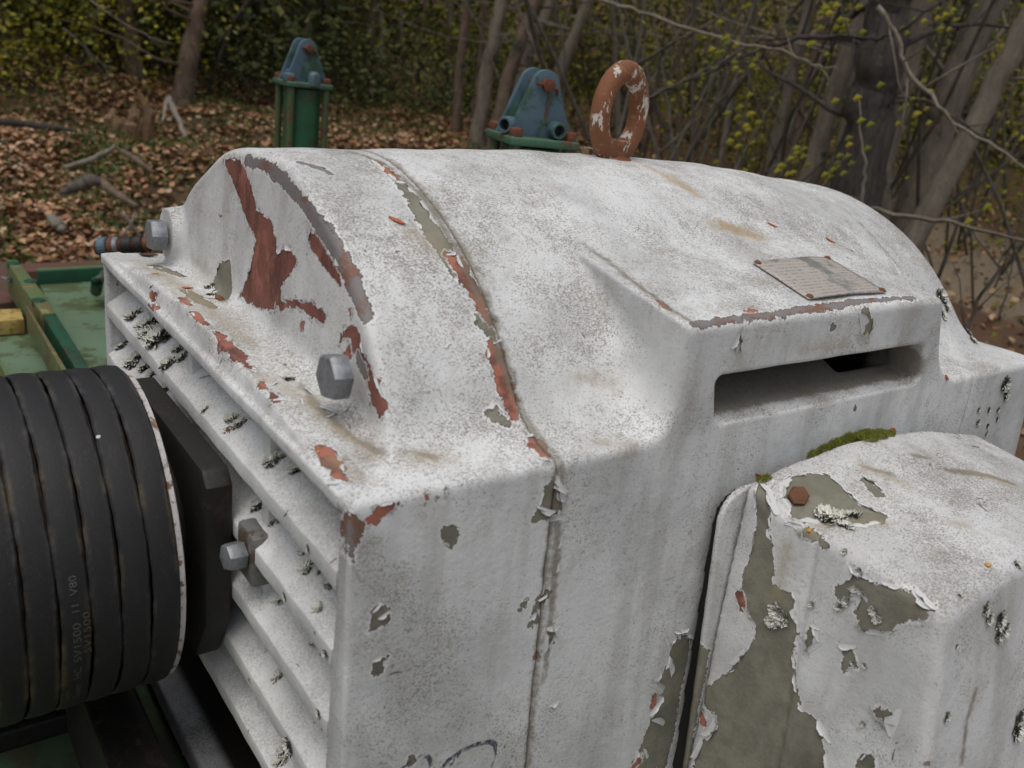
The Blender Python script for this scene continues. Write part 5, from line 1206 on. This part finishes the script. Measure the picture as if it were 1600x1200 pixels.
# threaded rod with collars
rd = empty('threaded_rod', (-1.3003, .1941, -.1779)); tag(rd, 'rusty threaded rod with a blue collar lying behind the left cap screw', 'threaded rod')
p0 = Vector((-1.3267, .1566, -.1846)); p1 = Vector((-1.2659, .2462, -.1637)); q = zto(p1 - p0); L = (p1 - p0).length
s = MB(); pr = [(.010, 0)]
for i in range(26): pr += [(.0135, L * (i + .3) / 26), (.0112, L * (i + .8) / 26)]
s.lathe(pr, 18, q, p0); s.build('rod', M_nut, rd)
for a, r_, w, m in ((.06, .0185, .014, M_blue), (.22, .017, .008, M_nut), (.30, .0165, .007, M_bolt), (.44, .0165, .018, M_dark), (.66, .0165, .012, M_dark), (.80, .0155, .008, M_nut)):
    s = MB(); s.lathe([(r_ * .9, 0), (r_, .002), (r_, w), (r_ * .9, w + .002)], 20, q, p0 + (p1 - p0) * a); s.build('collar', m, rd, bevel=0)
# ------------------------------------------------------------------ base plate and slide rails under the motor
M_base = rusty('dusty_green_plate', (.085, .145, .070), (.11, .12, .06), .35, .75, scale=9, grime=.2)
M_beam = rusty('black_beam_with_pale_crust', (.022, .020, .016), (.06, .04, .025), .2, .6, scale=50)
bs = empty('machine_base', (-.4, .3, -1.2)); tag(bs, 'dusty green base plate with dark slide rails under motor and sheave', 'machine base')
s = MB(); s.box((-.10, .25, -.462), (.54, .85, .010), b=.002); s.build('base_plate', M_base, bs)
for x0, y0, hx, hy, hz, m in ((-.28, .060, .42, .030, .022, M_dark), (-.25, -.060, .30, .022, .055, M_beam), (-.28, .70, .42, .030, .022, M_dark), (-.48, -.17, .018, .20, .030, M_rod), (-.42, -.24, .010, .16, .012, M_dark)):
    s = MB(); s.box((x0, y0, -.452 + hz), (hx, hy, hz), b=.003); s.build('rail', m, bs)
for x0 in (-.55, .3):
    for y0 in (-.5, .9): s = MB(); s.box((x0, y0, -.86), (.05, .05, .39), b=.004); s.build('leg', M_mid, bs)
# ------------------------------------------------------------------ small things lying about
def lay(name, p, n, d, prof, m, label, cat, thick=.35, curve=.1):
    """a little spindle lying on a surface; prof: half-widths along its length"""
    p = Vector(p); n = Vector(n).normalized(); d = Vector(d); d = (d - n * d.dot(n)).normalized(); w = n.cross(d); L_ = prof[0]; hw = prof[1]; s = MB(); k = len(hw); nn = 8; vs = []; fs = []
    for i, h in enumerate(hw):
        u = i / (k - 1) - .5; c = p + d * L_ * u + w * L_ * curve * (u * u - .1) + n * (max(hw) * thick + L_ * .05 * (u + .5))
        for j in range(nn): a = 2 * math.pi * j / nn; vs.append(c + w * h * math.cos(a) + n * h * thick * math.sin(a))
    for i in range(k - 1):
        for j in range(nn): fs.append((i * nn + j, i * nn + (j + 1) % nn, (i + 1) * nn + (j + 1) % nn, (i + 1) * nn + j))
    fs += [tuple(range(nn))[::-1], tuple((k - 1) * nn + j for j in range(nn))]
    s.add(vs, fs); return tag(s.build(name, m, None, smooth=True), label, cat)
M_or = flat('orange_bud_scale', (.55, .13, .035), .5, .45, 300); M_ye = flat('yellow_speck', (.62, .33, .02), .6, .2, 200); M_br = flat('dark_brown_scale', (.075, .028, .022), .45, .4, 300)
M_crumb = rusty('rust_crumbs', (.16, .075, .03), (.22, .12, .05), .5, .95, scale=300); M_redst = flat('red_leaf_stalk', (.27, .045, .030), .5, .4, 200)
def crumbs(name, p, n, d, rad, m, label, cat, k=70):
    p = Vector(p); n = Vector(n).normalized(); d = Vector(d); d = (d - n * d.dot(n)).normalized(); w = n.cross(d); r = random.Random(len(label)); s = MB()
    for i in range(k):
        a = r.uniform(0, 6.283); q = abs(r.gauss(0, .5)); c = p + d * rad * q * math.cos(a) * 1.5 + w * rad * q * .7 * math.sin(a); h = rad * r.uniform(.05, .16) * (1.4 - min(q, 1))
        vs = [c + d * h * math.cos(t_) * r.uniform(.7, 1.3) + w * h * math.sin(t_) * r.uniform(.7, 1.3) for t_ in (0, 1.57, 3.14, 4.71)] + [c + n * h * r.uniform(.3, .8)]
        s.add(vs, [(0, 1, 4), (1, 2, 4), (2, 3, 4), (3, 0, 4)])
    return tag(s.build(name, m, None), label, cat)
SP = [.0006, .0016, .0021, .0020, .0014, .0005]
lay('bud_scale', (-.1593, .106, .1202), (.45, -.06, .89), (.68, .64, -.36), (.0134, [q_ * .95 for q_ in SP]), M_or, 'orange bud scale lying alone on the front end of the dome', 'bud scale')
lay('bud_scale', (-.1445, .4992, .117), (.51, .02, .86), (.64, .77, -.06), (.0121, [q_ * .63 for q_ in SP]), M_or, 'orange bud scale on the upper right of the dome, the one nearer the lifting eye', 'bud scale')
lay('bud_scale', (-.1299, .5757, .1037), (.55, .1, .83), (.64, .77, -.06), (.0126, [q_ * .83 for q_ in SP]), M_or, 'orange bud scale on the dome above the nameplate', 'bud scale')
lay('bud_scale', (-.1229, .6057, .095), (.59, .09, .8), (.66, .73, -.18), (.0038, [q_ * .41 for q_ in SP]), M_br, 'tiny dark red scale on the dome right of the orange ones', 'bud scale')
lay('bud_scale', (-.366, .0253, .0174), (-.01, .04, 1), (.45, .8, .38), (.0099, [q_ * 1.06 for q_ in SP]), M_or, 'orange red bud scale on the shelf above the louvres', 'bud scale')
lay('bud_scale', (-.4259, .0153, .0146), (-.1, -.05, .99), (.58, .81, .12), (.0069, [q_ * .68 for q_ in SP]), M_ye, 'yellow scale on the shelf near the left cap screw', 'bud scale')
lay('leaf_scrap', (-.5312, .0374, .0033), (-.09, .04, .99), (.64, .76, -.08), (.0193, [q_ * 2.28 for q_ in SP]), M_br, 'dark brown curled scrap on the shelf beside the left cap screw', 'leaf scrap')
lay('rusty_scrap', (-.3305, .0407, .0172), (.52, .19, .83), (.66, .73, -.18), (.0091, [q_ * 1.72 for q_ in SP]), M_rustbolt, 'rusty lump lying below the oval pocket in the end face', 'scrap')
lay('leaf_stalk', (.0032, .36, -.0507), (1, 0, .07), (.67, .67, -.31), (.0173, [q_ * .76 for q_ in SP]), M_redst, 'thin red stalk sticking out behind the terminal box', 'leaf stalk')
lay('bud_scale', (.0027, .5423, -.0385), (1, -.01, .07), (.67, .67, -.31), (.0099, [q_ * 1.31 for q_ in SP]), M_or, 'orange scale at the right end of the moss cushion', 'bud scale')
lay('yellow_speck', (.1706, .3935, -.0445), (.08, -.06, .99), (.67, .56, -.49), (.0043, [q_ * 1.19 for q_ in SP]), M_ye, 'yellow orange speck on the terminal box top, right', 'lichen speck')
lay('yellow_speck', (.078, .3236, -.0506), (-.08, -.79, .6), (.36, .77, .52), (.0036, [q_ * .79 for q_ in SP]), M_ye, 'small orange speck on the terminal box below the rusty screw', 'lichen speck')
lay('yellow_speck', (-.0527, .0046, .0072), (.12, -.01, .99), (.66, .49, -.57), (.0019, [q_ * .64 for q_ in SP]), M_ye, 'tiny yellow speck on the red chipped shelf edge', 'lichen speck')
lay('bud_scale', (-.0017, .6209, .002), (.86, .19, .47), (.68, .62, -.39), (.0073, [q_ * 1.05 for q_ in SP]), M_or, 'orange brown scale on the far right ledge of the motor', 'bud scale')
crumbs('rust_crumb', (-.2063, .0108, -.0413), (0, -.58, .81), (.41, .79, .46), .0091, M_crumb, 'patch of rusty crumbs on the topmost louvre slat', 'rust crumbs', 260)
crumbs('rust_crumb', (-.2382, .0157, -.0378), (0, -.58, .81), (.16, .65, .74), .0037, M_crumb, 'smaller rusty crumb pile above the larger one on the louvre', 'rust crumbs', 90)
lay('grit', (-.205, -.0835, -.035), (.6, 0, .8), (.66, .49, -.57), (.0026, [q_ * .84 for q_ in SP]), M_flake, 'small pale chip of grit lodged between two belts', 'grit')

# moss cushions along the joint of the conduit box
t = NT('moss'); M_moss = t.fin(t.mix(t.noise(300, 3, .7), (.085, .11, .012), (.30, .32, .045)), .95)
def moss(name, pts, label):
    r = np.random.default_rng(len(pts) * 3 + int(pts[0][3] * 1e4)); P = []; 
    for x, y, z, rr in pts:
        n = int(3800 * (rr / .012) ** 2); v = r.normal(0, 1, (n, 3)); v /= np.linalg.norm(v, axis=1)[:, None]; v[:, 2] = np.abs(v[:, 2]); v = v * r.uniform(.55, 1.0, (n, 1)) ** .5 * rr * [1.1, 1.5, .95]
        P.append(v + [x, y, z])
    P = np.concatenate(P); n = len(P); d = r.normal(0, 1, (n, 3)) * .5 + [0, 0, 1]; d /= np.linalg.norm(d, axis=1)[:, None]; w = np.cross(d, r.normal(0, 1, (n, 3))); w /= np.linalg.norm(w, axis=1)[:, None]
    L_ = r.uniform(.0014, .0034, (n, 1)); V = np.stack([P - w * .0003, P + w * .0003, P + d * L_], 1).reshape(-1, 3); T = np.arange(3 * n).reshape(-1, 3)
    return tag(link(name, mesh_np(name, V, T, False), None, M_moss), label, 'moss', kind='stuff')
moss('moss', [(.003, .424, -.0434, .0048), (.0028, .4377, -.0417, .0065), (.003, .4529, -.04, .0082), (.003, .4691, -.039, .0094), (.0025, .4873, -.0398, .0095), (.0185, .4758, -.0292, .0076), (.019, .4925, -.0298, .0061), (.0196, .5077, -.0307, .0039)], 'olive green moss cushion in the joint behind the terminal box')
moss('moss', [(.0228, .3341, -.0401, .0034), (.0227, .34, -.0391, .0029)], 'thin line of dark moss in the gap left of the terminal box')
